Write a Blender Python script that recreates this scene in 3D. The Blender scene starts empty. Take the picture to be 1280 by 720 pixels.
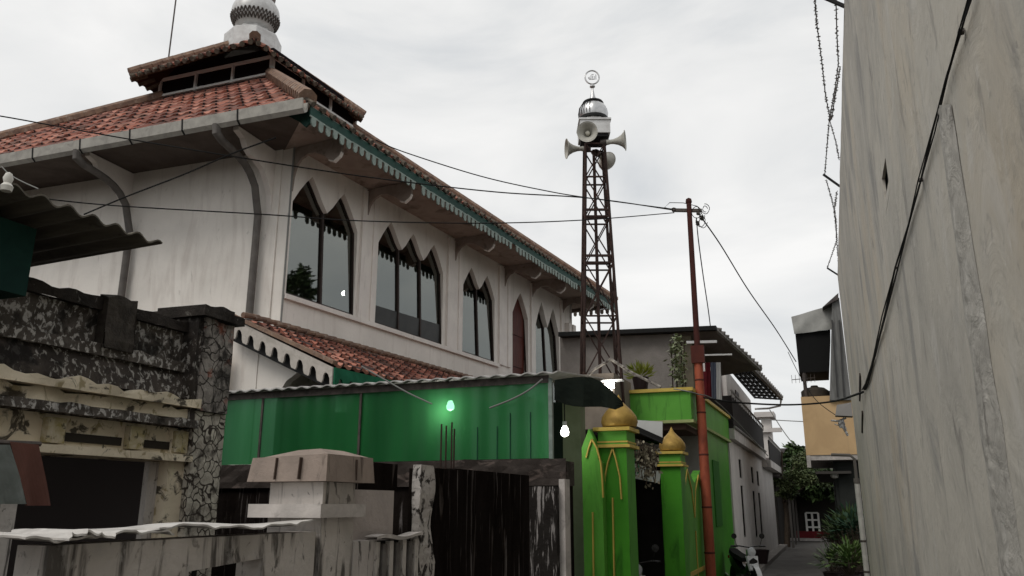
import bpy, math, random
from mathutils import Vector, Matrix, noise
from mathutils.geometry import tessellate_polygon
random.seed(7)
R_ = math.radians
sc = bpy.context.scene
COL = sc.collection
V = Vector
# ------------------------------------------------------------------ camera
CAM = V((0, 0, 1.6)); PITCH = math.atan(.27); YAW = R_(21.11)
cd = bpy.data.cameras.new("camera"); cam = bpy.data.objects.new("camera", cd); COL.objects.link(cam)
cam.location = CAM; cam.rotation_euler = (math.pi/2 + PITCH, 0, YAW)
cd.sensor_width = 36; cd.lens = 36*1000/1280; cd.clip_end = 2000; cd.clip_start = .05
sc.camera = cam
# ------------------------------------------------------------------ sky and sun (overcast, late afternoon)
world = bpy.data.worlds.new("World"); sc.world = world; world.use_nodes = True
nt = world.node_tree; nt.nodes.clear()
wo = nt.nodes.new('ShaderNodeOutputWorld'); bg = nt.nodes.new('ShaderNodeBackground')
sky = nt.nodes.new('ShaderNodeTexSky'); sky.sky_type = 'NISHITA'; sky.sun_disc = False
SUN_EL, SUN_ROT = R_(50), R_(205)
sky.sun_elevation = SUN_EL; sky.sun_rotation = SUN_ROT
tc = nt.nodes.new('ShaderNodeTexCoord'); mp = nt.nodes.new('ShaderNodeMapping'); mp.inputs['Scale'].default_value = (1, 1, 2.6)
n1 = nt.nodes.new('ShaderNodeTexNoise'); n1.inputs['Scale'].default_value = 2.3; n1.inputs['Detail'].default_value = 7; n1.inputs['Roughness'].default_value = .52
n1.inputs['Distortion'].default_value = .5
cr = nt.nodes.new('ShaderNodeValToRGB')
cr.color_ramp.elements[0].position = .34; cr.color_ramp.elements[0].color = (6.1, 6.3, 6.45, 1)
cr.color_ramp.elements[1].position = .66; cr.color_ramp.elements[1].color = (9.1, 9.0, 8.8, 1)
e = cr.color_ramp.elements.new(.5); e.color = (7.9, 7.9, 7.8, 1)
mx = nt.nodes.new('ShaderNodeMixRGB'); mx.inputs['Fac'].default_value = .93
L = nt.links.new
L(tc.outputs['Generated'], mp.inputs['Vector']); L(mp.outputs['Vector'], n1.inputs['Vector']); L(n1.outputs['Fac'], cr.inputs['Fac'])
L(sky.outputs['Color'], mx.inputs['Color1']); L(cr.outputs['Color'], mx.inputs['Color2'])
L(mx.outputs['Color'], bg.inputs['Color']); bg.inputs['Strength'].default_value = .1; L(bg.outputs['Background'], wo.inputs['Surface'])
sl = bpy.data.lights.new("sun", 'SUN'); sl.energy = 1.1; sl.angle = R_(25); sl.color = (1, .95, .88)
so = bpy.data.objects.new("sun", sl); COL.objects.link(so)
# sky rotation is measured clockwise from +Y
sd = V((math.sin(SUN_ROT)*math.cos(SUN_EL), math.cos(SUN_ROT)*math.cos(SUN_EL), math.sin(SUN_EL)))
so.rotation_euler = (-sd).to_track_quat('-Z', 'Y').to_euler(); so.location = sd*60
sc.view_settings.view_transform = 'Standard'; sc.view_settings.look = 'None'
sc.view_settings.exposure = 0.14; sc.view_settings.gamma = 1
sc.render.engine = 'CYCLES'
# ------------------------------------------------------------------ helpers
_F = V((-math.sin(YAW)*math.cos(PITCH), math.cos(YAW)*math.cos(PITCH), math.sin(PITCH)))
_R = V((math.cos(YAW), math.sin(YAW), 0)); _U = _R.cross(_F)
def ray(x, y): return _F + _R*((x-640)/1000) - _U*((y-360)/1000)
def atP(x, y, q, n): d = ray(x, y); return CAM + d*((V(q)-CAM).dot(V(n))/d.dot(V(n)))
def atX(x, y, v): return atP(x, y, (v, 0, 0), (1, 0, 0))
def atY(x, y, v): return atP(x, y, (0, v, 0), (0, 1, 0))
def atZ(x, y, v): return atP(x, y, (0, 0, v), (0, 0, 1))

class MB:
    def __init__(s, M=None): s.v = []; s.f = []; s.uv = {}; s.M = M
    def add(s, p):
        p = V(p)
        if s.M: p = s.M @ p
        s.v.append(p); return len(s.v)-1
    def face(s, pts, uvs=None):
        i = [s.add(p) for p in pts]; s.f.append(i)
        if uvs: s.uv[len(s.f)-1] = uvs
    def hexa(s, c):
        i = [s.add(p) for p in c]
        for q in ((0,3,2,1),(4,5,6,7),(0,1,5,4),(1,2,6,5),(2,3,7,6),(3,0,4,7)): s.f.append([i[k] for k in q])
        return s
    def box(s, x0, y0, z0, x1, y1, z1):
        return s.hexa([(x0,y0,z0),(x1,y0,z0),(x1,y1,z0),(x0,y1,z0),(x0,y0,z1),(x1,y0,z1),(x1,y1,z1),(x0,y1,z1)])
    def bar(s, p, q, w, h=None):
        p, q = V(p), V(q); h = h or w; d = (q-p).normalized()
        u = d.cross(V((0,0,1)));
        if u.length < 1e-3: u = V((1,0,0))
        u.normalize(); k = u.cross(d)
        c = [e + u*a*w/2 + k*b*h/2 for e in (p, q) for a, b in ((-1,-1),(1,-1),(1,1),(-1,1))]
        return s.hexa(c)
    def prism(s, poly, d):
        n = len(poly); a = [s.add(p) for p in poly]; b = [s.add(V(p)+V(d)) for p in poly]
        tri = tessellate_polygon([[V(p) for p in poly]])
        for t in tri: s.f.append([a[k] for k in t]); s.f.append([b[k] for k in t][::-1])
        for k in range(n): s.f.append([a[k], a[(k+1)%n], b[(k+1)%n], b[k]])
        return s
    def holed(s, outer, holes, d):
        loops = [outer]+holes; pts = [V(p) for l in loops for p in l]
        a = [s.add(p) for p in pts]; b = [s.add(p+V(d)) for p in pts]
        for t in tessellate_polygon([[V(p) for p in l] for l in loops]):
            s.f.append([a[k] for k in t]); s.f.append([b[k] for k in t][::-1])
        o = 0
        for l in loops:
            n = len(l)
            for k in range(n): s.f.append([a[o+k], a[o+(k+1)%n], b[o+(k+1)%n], b[o+k]])
            o += n
        return s
    def tube(s, pts, r, n=8, cap=True):
        pts = [V(p) for p in pts]; rings = []
        rr = r if isinstance(r, (list, tuple)) else [r]*len(pts)
        ref = V((0.13, 0.21, 1)).normalized()
        for k, p in enumerate(pts):
            d = (pts[min(k+1, len(pts)-1)]-pts[max(k-1, 0)]).normalized()
            u = d.cross(ref)
            if u.length < .05: u = d.cross(V((1, 0, 0)))
            u.normalize(); w = d.cross(u)
            rings.append([s.add(p + (u*math.cos(2*math.pi*j/n)+w*math.sin(2*math.pi*j/n))*rr[k]) for j in range(n)])
        for a, b in zip(rings, rings[1:]):
            for j in range(n): s.f.append([a[j], a[(j+1)%n], b[(j+1)%n], b[j]])
        if cap: s.f.append(rings[0][::-1]); s.f.append(rings[-1])
        return s
    def lathe(s, prof, c=(0,0,0), n=24, M=None, rib=0, nr=12):
        c = V(c); rings = []
        for r, z in prof:
            ring = []
            for j in range(n):
                t = 2*math.pi*j/n; q = r*(1+rib*abs(math.sin(t*nr/2)))
                p = V((q*math.cos(t), q*math.sin(t), z))
                if M: p = M @ p
                ring.append(s.add(p+c))
            rings.append(ring)
        for a, b in zip(rings, rings[1:]):
            for j in range(n): s.f.append([a[j], a[(j+1)%n], b[(j+1)%n], b[j]])
        s.f.append(rings[0][::-1]); s.f.append(rings[-1])
        return s
    def grid(s, fn, nu, nv, thick=0):
        idx = [[s.add(fn(i/nu, j/nv)) for i in range(nu+1)] for j in range(nv+1)]
        for j in range(nv):
            for i in range(nu):
                s.f.append([idx[j][i], idx[j][i+1], idx[j+1][i+1], idx[j+1][i]])
        return s
    def leaf(s, c, d, up, l, w):
        c, d = V(c), V(d).normalized(); sd = d.cross(V(up)).normalized()*w/2
        s.face([c, c+d*l*.5+sd, c+d*l, c+d*l*.5-sd])
ORG = {}
def build(mb, name, mat, parent=None, loc=None, smooth=False):
    if parent is not None: org = ORG[parent.name]
    elif loc is not None: org = V(loc)
    else:
        xs = [v.x for v in mb.v]; ys = [v.y for v in mb.v]; zs = [v.z for v in mb.v]
        org = V(((min(xs)+max(xs))/2, (min(ys)+max(ys))/2, min(zs)))
    me = bpy.data.meshes.new(name); me.from_pydata([v-org for v in mb.v], [], mb.f)
    if mb.uv:
        ul = me.uv_layers.new(name="uv")
        for fi, uvs in mb.uv.items():
            for li, u in zip(me.polygons[fi].loop_indices, uvs): ul.data[li].uv = u
    me.update()
    import bmesh
    if not mb.uv:
        b = bmesh.new(); b.from_mesh(me); bmesh.ops.recalc_face_normals(b, faces=b.faces); b.to_mesh(me); b.free()
    if smooth:
        me.polygons.foreach_set('use_smooth', [True]*len(me.polygons))
        try: me.set_sharp_from_angle(angle=R_(40))
        except Exception: pass
    me.materials.append(mat)
    o = bpy.data.objects.new(name, me); COL.objects.link(o)
    ORG[o.name] = org
    if parent is not None: o.parent = parent
    else: o.location = org
    return o
def islands(mb):
    par = list(range(len(mb.v)))
    def fd(a):
        while par[a] != a: par[a] = par[par[a]]; a = par[a]
        return a
    for f in mb.f:
        for k in f[1:]: par[fd(k)] = fd(f[0])
    g = {}
    for f in mb.f: g.setdefault(fd(f[0]), []).append(f)
    out = []
    for fs in g.values():
        m = MB(); ix = {}
        for f in fs:
            for k in f:
                if k not in ix: ix[k] = len(m.v); m.v.append(mb.v[k])
            m.f.append([ix[k] for k in f])
        out.append(m)
    return out
def build_each(mb, name, mat, parent):
    for m in islands(mb): o = build(m, name, mat, parent)
    return o
def tag(o, label, cat, group=None):
    o['label'] = label; o['category'] = cat; o['kind'] = 'thing'
    if group: o['group'] = group
    return o
def thing(name, label, cat, loc, group=None):
    o = bpy.data.objects.new(name, None); COL.objects.link(o); o.location = V(loc); o.empty_display_size = .2
    ORG[o.name] = V(loc); return tag(o, label, cat, group)
def copy_tree(o, loc=None, label=None, rotz=None, scale=None, parent=None):
    c = o.copy(); COL.objects.link(c)
    if parent is not None: c.parent = parent
    if loc is not None: c.location = V(loc)
    if rotz is not None: c.rotation_euler = (0, 0, rotz)
    if scale is not None: c.scale = (scale,)*3
    if label: c['label'] = label
    for ch in [k for k in bpy.data.objects if k.parent == o]: copy_tree(ch, parent=c)
    return c
def structure(o): o['kind'] = 'structure'; return o

# ------------------------------------------------------------------ materials
def srgb(r, g, b):
    f = lambda c: (c/255/12.92 if c/255 <= .04045 else ((c/255+.055)/1.055)**2.4)
    return (f(r), f(g), f(b), 1)
_mc = {}
def M(name, c1, c2=None, scale=3, stretch=(1,1,1), rough=.8, metal=0, bump=.0, bscale=30, layers=(), spec=.14, emit=None, es=0, voro=None):
    """layers: (colour, scale, stretch, lo, hi, strength) each a noise-masked coat with its own shape"""
    if name in _mc: return _mc[name]
    m = bpy.data.materials.new(name); m.use_nodes = True; t = m.node_tree; N = t.nodes; K = t.links.new
    b = N['Principled BSDF']; b.inputs['Roughness'].default_value = rough; b.inputs['Metallic'].default_value = metal
    b.inputs['Specular IOR Level'].default_value = spec
    if len(c1) == 3: c1 = (*c1, 1)
    tcn = N.new('ShaderNodeTexCoord')
    geo = N.new('ShaderNodeNewGeometry')
    def nz(sc_, st, det=6, rg=.6):
        mpn = N.new('ShaderNodeMapping'); mpn.inputs['Scale'].default_value = st
        K(geo.outputs['Position'], mpn.inputs['Vector']) if False else K(tcn.outputs['Object'], mpn.inputs['Vector'])
        n = N.new('ShaderNodeTexNoise'); n.inputs['Scale'].default_value = sc_; n.inputs['Detail'].default_value = det; n.inputs['Roughness'].default_value = rg; n.inputs['Distortion'].default_value = .6
        K(mpn.outputs['Vector'], n.inputs['Vector']); return n.outputs['Fac']
    def rmp(fac, lo, hi):
        r = N.new('ShaderNodeMapRange'); r.inputs['From Min'].default_value = lo; r.inputs['From Max'].default_value = hi
        K(fac, r.inputs['Value']); return r.outputs['Result']
    rgb = N.new('ShaderNodeRGB'); rgb.outputs[0].default_value = c1; cur = rgb.outputs[0]
    def over(cur, col, fac, k=1):
        if len(col) == 3: col = (*col, 1)
        x = N.new('ShaderNodeMixRGB'); x.inputs['Color2'].default_value = col; K(cur, x.inputs['Color1'])
        if k != 1:
            mm = N.new('ShaderNodeMath'); mm.operation = 'MULTIPLY'; mm.inputs[1].default_value = k; K(fac, mm.inputs[0]); fac = mm.outputs[0]
        K(fac, x.inputs['Fac']); return x.outputs['Color']
    if c2: cur = over(cur, c2, rmp(nz(scale, stretch), .35, .65))
    if voro:   # joints between stones: (colour, scale, width)
        vn = N.new('ShaderNodeTexVoronoi'); vn.feature = 'DISTANCE_TO_EDGE'; vn.inputs['Scale'].default_value = voro[1]
        dn = N.new('ShaderNodeTexNoise'); dn.inputs['Scale'].default_value = 5; K(tcn.outputs['Object'], dn.inputs['Vector']); da = N.new('ShaderNodeMixRGB'); da.blend_type = 'ADD'; da.inputs['Fac'].default_value = .22; K(tcn.outputs['Object'], da.inputs['Color1']); K(dn.outputs['Color'], da.inputs['Color2']); K(da.outputs['Color'], vn.inputs['Vector']); cur = over(cur, voro[0], rmp(vn.outputs['Distance'], voro[2]*1.4, voro[2]*.6))
    for (c, s_, st, lo, hi, k) in layers: cur = over(cur, c, rmp(nz(s_, st), lo, hi), k)
    K(cur, b.inputs['Base Color'])
    if bump:
        bn = N.new('ShaderNodeBump'); bn.inputs['Strength'].default_value = bump; bn.inputs['Distance'].default_value = .02
        K(nz(bscale, (1, 1, 1), 8), bn.inputs['Height']); K(bn.outputs['Normal'], b.inputs['Normal'])
    if emit: b.inputs['Emission Color'].default_value = (*emit, 1); b.inputs['Emission Strength'].default_value = es
    _mc[name] = m; return m
def S(k): return (1, 1, k)
STREAK = (3, 3, .35)
white = M('white_render', (.80,.755,.70), (.70,.66,.61), 1.2, layers=[((.45,.39,.35), 2.0, (2.0,2.0,.35), .54, .80, .6), ((.25,.22,.20), 5, (2,2,.6), .64, .76, .5), ((.40,.34,.30), 2.5, (2,2,.3), .56, .72, .25)], bump=.15, bscale=14)
whitep = M('white_pilaster', (.80,.75,.70), (.70,.65,.61), 2, layers=[((.3,.26,.23), 4, STREAK, .6, .85, .6)], bump=.1)
soffit = M('soffit_board', (.10,.075,.06), (.06,.045,.04), 3, bump=.1)
gutterm = M('gutter_cement', (.42,.40,.36), (.30,.285,.26), 6, layers=[((.12,.10,.09), 7, (1,1,3), .62, .75, .6)], bump=.1)
jointm = M('joint_black', (.02,.02,.02))
pipem = M('pipe_grey', (.15,.137,.125), (.10,.09,.083), 5, rough=.6)
greenf = M('fascia_green', (.022,.062,.05), (.016,.045,.037), 5, layers=[((.01,.02,.02), 9, (1,1,1), .6, .75, .6)], rough=.6)
palegreen = M('trim_pale_green', (.27,.32,.29), (.18,.225,.20), 8, layers=[((.05,.09,.08), 9, (1,1,1), .58, .75, .6)], rough=.6)
creamtrim = M('trim_cream', (.50,.46,.42), (.38,.35,.31), 8, layers=[((.1,.09,.08), 12, (1,1,1), .6, .75, .5)])
frame_dk = M('frame_dark', (.028,.022,.02), (.05,.035,.03), 6, rough=.5)
red_door = M('door_red_wood', (.10,.022,.014), (.06,.014,.01), 8, (4,4,.4), rough=.5, bump=.2)
tilem = None
def tile_material():
    m = bpy.data.materials.new('clay_tile'); m.use_nodes = True; t = m.node_tree; N = t.nodes; K = t.links.new
    b = N['Principled BSDF']; b.inputs['Roughness'].default_value = .85
    uv = N.new('ShaderNodeUVMap'); fl = N.new('ShaderNodeVectorMath'); fl.operation = 'FLOOR'; K(uv.outputs[0], fl.inputs[0])
    wn = N.new('ShaderNodeTexWhiteNoise'); wn.noise_dimensions = '2D'; K(fl.outputs[0], wn.inputs['Vector'])
    r = N.new('ShaderNodeValToRGB'); r.color_ramp.elements[0].color = (.17,.06,.042,1); r.color_ramp.elements[1].color = (.50,.23,.165,1)
    e = r.color_ramp.elements.new(.5); e.color = (.34,.125,.085,1); K(wn.outputs['Value'], r.inputs['Fac'])
    tcn = N.new('ShaderNodeTexCoord'); n = N.new('ShaderNodeTexNoise'); n.inputs['Scale'].default_value = 2.2; n.inputs['Detail'].default_value = 8
    K(tcn.outputs['Object'], n.inputs['Vector']); mr = N.new('ShaderNodeMapRange'); mr.inputs['From Min'].default_value = .48; mr.inputs['From Max'].default_value = .68
    K(n.outputs['Fac'], mr.inputs['Value']); x = N.new('ShaderNodeMixRGB'); x.inputs['Color2'].default_value = (.07,.05,.04,1)
    mu = N.new('ShaderNodeMath'); mu.operation = 'MULTIPLY'; mu.inputs[1].default_value = .75; K(mr.outputs[0], mu.inputs[0])
    K(mu.outputs[0], x.inputs['Fac']); K(r.outputs['Color'], x.inputs['Color1'])
    # dark joint line painted up one side of each tile
    sp = N.new('ShaderNodeSeparateXYZ'); K(uv.outputs[0], sp.inputs[0]); fr = N.new('ShaderNodeMath'); fr.operation = 'FRACT'; K(sp.outputs['X'], fr.inputs[0])
    lt = N.new('ShaderNodeMath'); lt.operation = 'LESS_THAN'; lt.inputs[1].default_value = .16; K(fr.outputs[0], lt.inputs[0])
    x2 = N.new('ShaderNodeMixRGB'); x2.inputs['Color2'].default_value = (.035,.02,.018,1); K(lt.outputs[0], x2.inputs['Fac']); K(x.outputs['Color'], x2.inputs['Color1'])
    K(x2.outputs['Color'], b.inputs['Base Color'])
    return m
tilem = tile_material()
hipm = M('hip_cap', (.26,.17,.12), (.15,.10,.08), 6, layers=[((.36,.31,.27), 9, (1,1,1), .55, .7, .7)], bump=.3)
oldtile = M('mossy_tile_edge', (.13,.11,.085), (.06,.05,.042), 10, layers=[((.32,.29,.22), 14, (1,1,1), .58, .7, .6)], bump=.3)
silver = M('silver_sheet', (.60,.60,.60), (.42,.42,.42), 6, metal=.85, rough=.35, spec=.5)
silverw = M('silver_white_paint', (.62,.62,.61), (.48,.47,.46), 6, metal=.2, rough=.4, layers=[((.08,.07,.06), 9, (1,1,1), .62, .75, .6)])
darkmetal = M('dark_metal', (.06,.055,.05), (.12,.10,.09), 15, metal=.3, rough=.6)
rustm = M('rusty_steel', (.030,.020,.018), (.055,.033,.028), 12, rough=.8, layers=[((.13,.07,.05), 20, (1,1,1), .6, .72, .6)])
hornm = M('horn_grey', (.50,.49,.44), (.40,.39,.35), 8, rough=.5)
concrete = M('weathered_concrete', (.58,.54,.505), (.43,.40,.37), 3.2, layers=[((.035,.03,.027), 4.5, (3,3,.35), .52, .62, .85), ((.42,.40,.38), 11, (1.5,1.5,.7), .56, .64, .6), ((.05,.045,.04), 18, (1,1,.6), .60, .66, .7)], bump=.4, bscale=20)
blackwall = M('black_stained_render', (.008,.006,.005), (.016,.013,.012), 3, (2,2,.5), spec=0, rough=1, layers=[((.16,.145,.14), 3.6, (7,7,.35), .60, .68, .75), ((.14,.12,.11), 2.0, (5,5,.6), .62, .70, .5)], bump=.5, bscale=18)
mossy = M('mould_stained_plaster', (.045,.038,.032), (.11,.095,.082), 4, layers=[((.46,.44,.41), 24, (1,1,.7), .525, .59, .9), ((.014,.012,.01), 3.2, (1,1,1.1), .50, .60, .95)], bump=.7, bscale=14)
cream = M('cream_stained_plaster', (.74,.65,.50), (.60,.52,.39), 3, layers=[((.20,.15,.05), 9, (1,1,.8), .56, .64, .7), ((.03,.024,.02), 6, (1,1,1.2), .56, .62, .9)], bump=.3, bscale=15)
stone = M('crazy_paving_stone', (.34,.31,.28), (.17,.15,.135), 12, layers=[((.34,.11,.07), 3.2, (1,1,1), .56, .62, .6), ((.02,.017,.015), 6, (1,1,.7), .48, .60, .9)], bump=.7, voro=((.03,.026,.022), 9, .045))
stonepale = M('crazy_paving_pale', (.58,.54,.46), (.30,.27,.23), 7, layers=[((.05,.042,.035), 7, (1,1,.7), .52, .62, .85)], bump=.7, voro=((.05,.04,.034), 11, .055))
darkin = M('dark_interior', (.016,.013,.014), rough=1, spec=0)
brickcap = M('cap_brick', (.34,.275,.235), (.25,.205,.175), 6, layers=[((.05,.035,.03), 5, (3,3,.6), .6, .7, .8), ((.42,.36,.30), 11, (1,1,1), .66, .75, .5)], bump=.3)
ledgem = M('ledge_pale', (.54,.50,.47), (.36,.335,.315), 6, layers=[((.1,.09,.08), 10, (1,1,1), .62, .75, .5)], bump=.2)
postwhite = M('peeling_white_post', (.50,.47,.44), (.42,.39,.37), 8, layers=[((.02,.016,.014), 14, (1,1,.7), .53, .57, .95), ((.30,.28,.26), 30, (1,1,1), .55, .6, .6)], bump=.5)
sheetm = M('loose_sheet', (.62,.60,.57), (.42,.40,.38), 7, rough=.6)
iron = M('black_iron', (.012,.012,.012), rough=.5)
green = M('green_paint', (.11,.35,.05), (.09,.30,.04), 1.5, layers=[((.03,.09,.02), 4, (2,2,.35), .54, .70, .65), ((.18,.28,.13), 22, (1,1,1), .64, .70, .4), ((.15,.30,.08), 14, (1,1,1), .68, .76, .3)], rough=.55, bump=.08)
greend = M('green_paint_deep', (.07,.29,.025), (.05,.23,.02), 1.5, layers=[((.015,.06,.01), 5, (2,2,.3), .54, .70, .7), ((.12,.22,.08), 26, (1,1,1), .64, .70, .4)], rough=.45, bump=.08)
yellow = M('yellow_paint', (.56,.42,.10), (.46,.34,.08), 6, rough=.5, layers=[((.15,.12,.03), 9, (1,1,1), .62, .75, .5)])
gold = M('gold_paint', (.42,.28,.075), (.28,.18,.05), 9, metal=.35, rough=.5, bump=.25, bscale=12, layers=[((.08,.05,.015), 6, (1,1,1), .6, .75, .5)])
roofwave = M('corrugated_zinc', (.50,.49,.47), (.36,.35,.34), 7, metal=.1, rough=.5)
tarp = M('dark_tarp', (.010,.013,.011), (.016,.02,.016), 4, rough=.95, spec=0)
asb = M('asbestos_sheet', (.16,.145,.115), (.10,.09,.075), 3, (.4,3,3), layers=[((.03,.025,.02), 6, (1,1,1), .58, .75, .7)], bump=.2)
darkgreen = M('dark_green_wall', (.012,.045,.035), (.008,.03,.025), 4)
redpole = M('red_oxide_paint', (.36,.095,.05), (.24,.06,.036), 5, (1,1,.7), layers=[((.05,.015,.012), 2.6, (1,1,.5), .52, .70, .8), ((.30,.24,.20), 18, (1,1,1), .70, .76, .6)], rough=.55)
cablem = M('cable_black', (.012,.012,.012))
cableg = M('cable_grey', (.20,.20,.19))
wall_r = M('bare_plaster', (.50,.47,.41), (.395,.375,.335), .9, (1,1,.75), layers=[((.50,.425,.32), .8, (1,1.2,.5), .52, .68, .55), ((.25,.245,.235), 1.3, (1,1.3,.6), .52, .66, .75), ((.54,.52,.485), 2.2, (1,1.2,.7), .56, .70, .5), ((.17,.16,.15), 4, (1,1.3,.5), .60, .70, .55), ((.62,.60,.56), 9, (1,1.5,.8), .62, .68, .35), ((.24,.225,.21), 14, (1,1,.8), .60, .68, .4)], bump=.8, bscale=3.0)
wall_rr = M('rough_mortar', (.43,.41,.37), (.33,.315,.285), 6, layers=[((.52,.50,.46), 9, (1,1,.8), .56, .66, .6), ((.13,.12,.11), 9, (1,1,.6), .60, .68, .6)], bump=1.0, bscale=9)
greyblock = M('grey_block', (.25,.23,.215), (.19,.175,.16), 2.5, layers=[((.23,.21,.19), 7, (1,1,2), .58, .7, .5)], bump=.3)
housewhite = M('house_white', (.58,.55,.52), (.48,.45,.43), 1.4, layers=[((.20,.18,.17), 3, (3,3,.3), .58, .8, .6)], bump=.12)
balc_dark = M('balcony_sheet', (.018,.016,.016), (.03,.026,.025), 6)
ochre = M('ochre_wall', (.58,.40,.22), (.50,.34,.185), 2, layers=[((.33,.24,.14), 3, (2,2,.5), .6, .8, .5)], bump=.1)
asphalt = M('alley_paving', (.15,.142,.132), (.115,.108,.10), 2, layers=[((.20,.19,.18), 6, (1,1,1), .6, .75, .5), ((.06,.055,.05), 1.2, (1,.4,1), .56, .70, .6)], bump=.3, bscale=40)
soil = M('soil', (.06,.05,.04), (.04,.035,.03), 2, bump=.4)
leafd = M('leaf_dark', (.028,.05,.02), (.06,.095,.032), 1.5, rough=.5)
leafm = M('leaf_mid', (.06,.11,.03), (.11,.16,.045), 2, rough=.5)
leafy = M('leaf_yellow_green', (.16,.20,.03), (.25,.26,.045), 3, rough=.5)
leafv = M('leaf_variegated', (.33,.35,.24), (.13,.18,.06), 9, rough=.5)
bark = M('bark', (.08,.06,.045), (.05,.04,.03), 8, bump=.5)
potm = M('pot_dark', (.03,.02,.02), rough=.5)
whitepl = M('white_plastic', (.6,.6,.6), rough=.4)
chrome = M('chrome', (.5,.5,.5), metal=1, rough=.2)
rubber = M('rubber', (.012,.012,.012), rough=.8)
bikeblack = M('bike_black', (.01,.01,.012), rough=.25, spec=.5)
redwall = M('dull_red_paint', (.17,.02,.025), (.12,.018,.02), 5)
maroon = M('maroon_cloth', (.10,.008,.012), (.06,.006,.01), 5)
def emis(name, c, s):
    m = bpy.data.materials.new(name); m.use_nodes = True; b = m.node_tree.nodes['Principled BSDF']
    b.inputs['Base Color'].default_value = (*c, 1); b.inputs['Emission Color'].default_value = (*c, 1); b.inputs['Emission Strength'].default_value = s; return m
glow = emis('lamp_glow', (1, .98, .92), 12)
def glass_material():
    m = bpy.data.materials.new('tinted_window_glass'); m.use_nodes = True; t = m.node_tree; N = t.nodes; K = t.links.new; N.clear()
    o = N.new('ShaderNodeOutputMaterial'); g = N.new('ShaderNodeBsdfGlossy'); g.inputs['Roughness'].default_value = .02; g.inputs['Color'].default_value = (.66,.68,.64,1)
    tr = N.new('ShaderNodeBsdfTransparent'); tr.inputs['Color'].default_value = (.35,.37,.35,1); x = N.new('ShaderNodeMixShader')
    x.inputs['Fac'].default_value = .30; K(tr.outputs[0], x.inputs[1]); K(g.outputs[0], x.inputs[2]); K(x.outputs[0], o.inputs['Surface'])
    nz = N.new('ShaderNodeTexNoise'); nz.inputs['Scale'].default_value = 1.3; bn = N.new('ShaderNodeBump'); bn.inputs['Strength'].default_value = .03
    K(nz.outputs['Fac'], bn.inputs['Height']); K(bn.outputs['Normal'], g.inputs['Normal']); return m
glass = glass_material()
def translucent_material():
    m = bpy.data.materials.new('green_fibreglass'); m.use_nodes = True; t = m.node_tree; N = t.nodes; K = t.links.new; N.clear()
    o = N.new('ShaderNodeOutputMaterial'); tcn = N.new('ShaderNodeTexCoord'); mpn = N.new('ShaderNodeMapping'); mpn.inputs['Scale'].default_value = (2.2, 1, .35)
    n = N.new('ShaderNodeTexNoise'); n.inputs['Scale'].default_value = 1.6; n.inputs['Detail'].default_value = 5
    K(tcn.outputs['Object'], mpn.inputs['Vector']); K(mpn.outputs[0], n.inputs['Vector'])
    r = N.new('ShaderNodeValToRGB'); r.color_ramp.elements[0].position = .3; r.color_ramp.elements[1].position = .7
    r.color_ramp.elements[0].color = (.008,.095,.025,1); r.color_ramp.elements[1].color = (.022,.18,.05,1); K(n.outputs['Fac'], r.inputs['Fac'])
    d = N.new('ShaderNodeBsdfDiffuse'); tl = N.new('ShaderNodeBsdfTranslucent'); g = N.new('ShaderNodeBsdfGlossy'); g.inputs['Roughness'].default_value = .3; g.inputs['Color'].default_value = (.5,.7,.6,1)
    K(r.outputs[0], d.inputs['Color']); tl.inputs['Color'].default_value = (.09,.42,.15,1)
    a = N.new('ShaderNodeMixShader'); a.inputs['Fac'].default_value = .3; K(d.outputs[0], a.inputs[1]); K(tl.outputs[0], a.inputs[2])
    b = N.new('ShaderNodeMixShader'); b.inputs['Fac'].default_value = .06; K(a.outputs[0], b.inputs[1]); K(g.outputs[0], b.inputs[2]); tp_ = N.new('ShaderNodeBsdfTransparent'); tp_.inputs['Color'].default_value = (.35,.9,.6,1); c_ = N.new('ShaderNodeMixShader'); c_.inputs['Fac'].default_value = .10; K(b.outputs[0], c_.inputs[1]); K(tp_.outputs[0], c_.inputs[2]); K(c_.outputs[0], o.inputs['Surface'])
    return m
fibre = translucent_material()
def point(p, e, c=(1,.95,.85), r=.05):
    l = bpy.data.lights.new('lamp_light', 'POINT'); l.energy = e; l.color = c; l.shadow_soft_size = r
    o = bpy.data.objects.new('lamp_light', l); COL.objects.link(o); o.location = V(p); return o

# ================================================================== SETTING
structure(build(MB().box(-600, -300, -1, 600, 900, 0), 'ground', soil, loc=(0, 0, -1)))
m = MB()
m.face([(-1.86, -6, .004), (.55, -6, .004), (.55, 17, .004), (-1.86, 17, .004)]); m.face([(-1.86, 17.0, .004), (-.1, 17.0, .004), (-.25, 39.5, .004), (-1.9, 39.5, .004)])
structure(build(m, 'alley_road', asphalt, loc=(0, 0, 0)))
m = MB(); m.box(-2.0, 18.3, 0, -1.72, 33.5, .12)
structure(build(m, 'kerb', M('kerb_stone', (.27,.25,.23), (.20,.185,.17), 3, bump=.3)))

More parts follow.
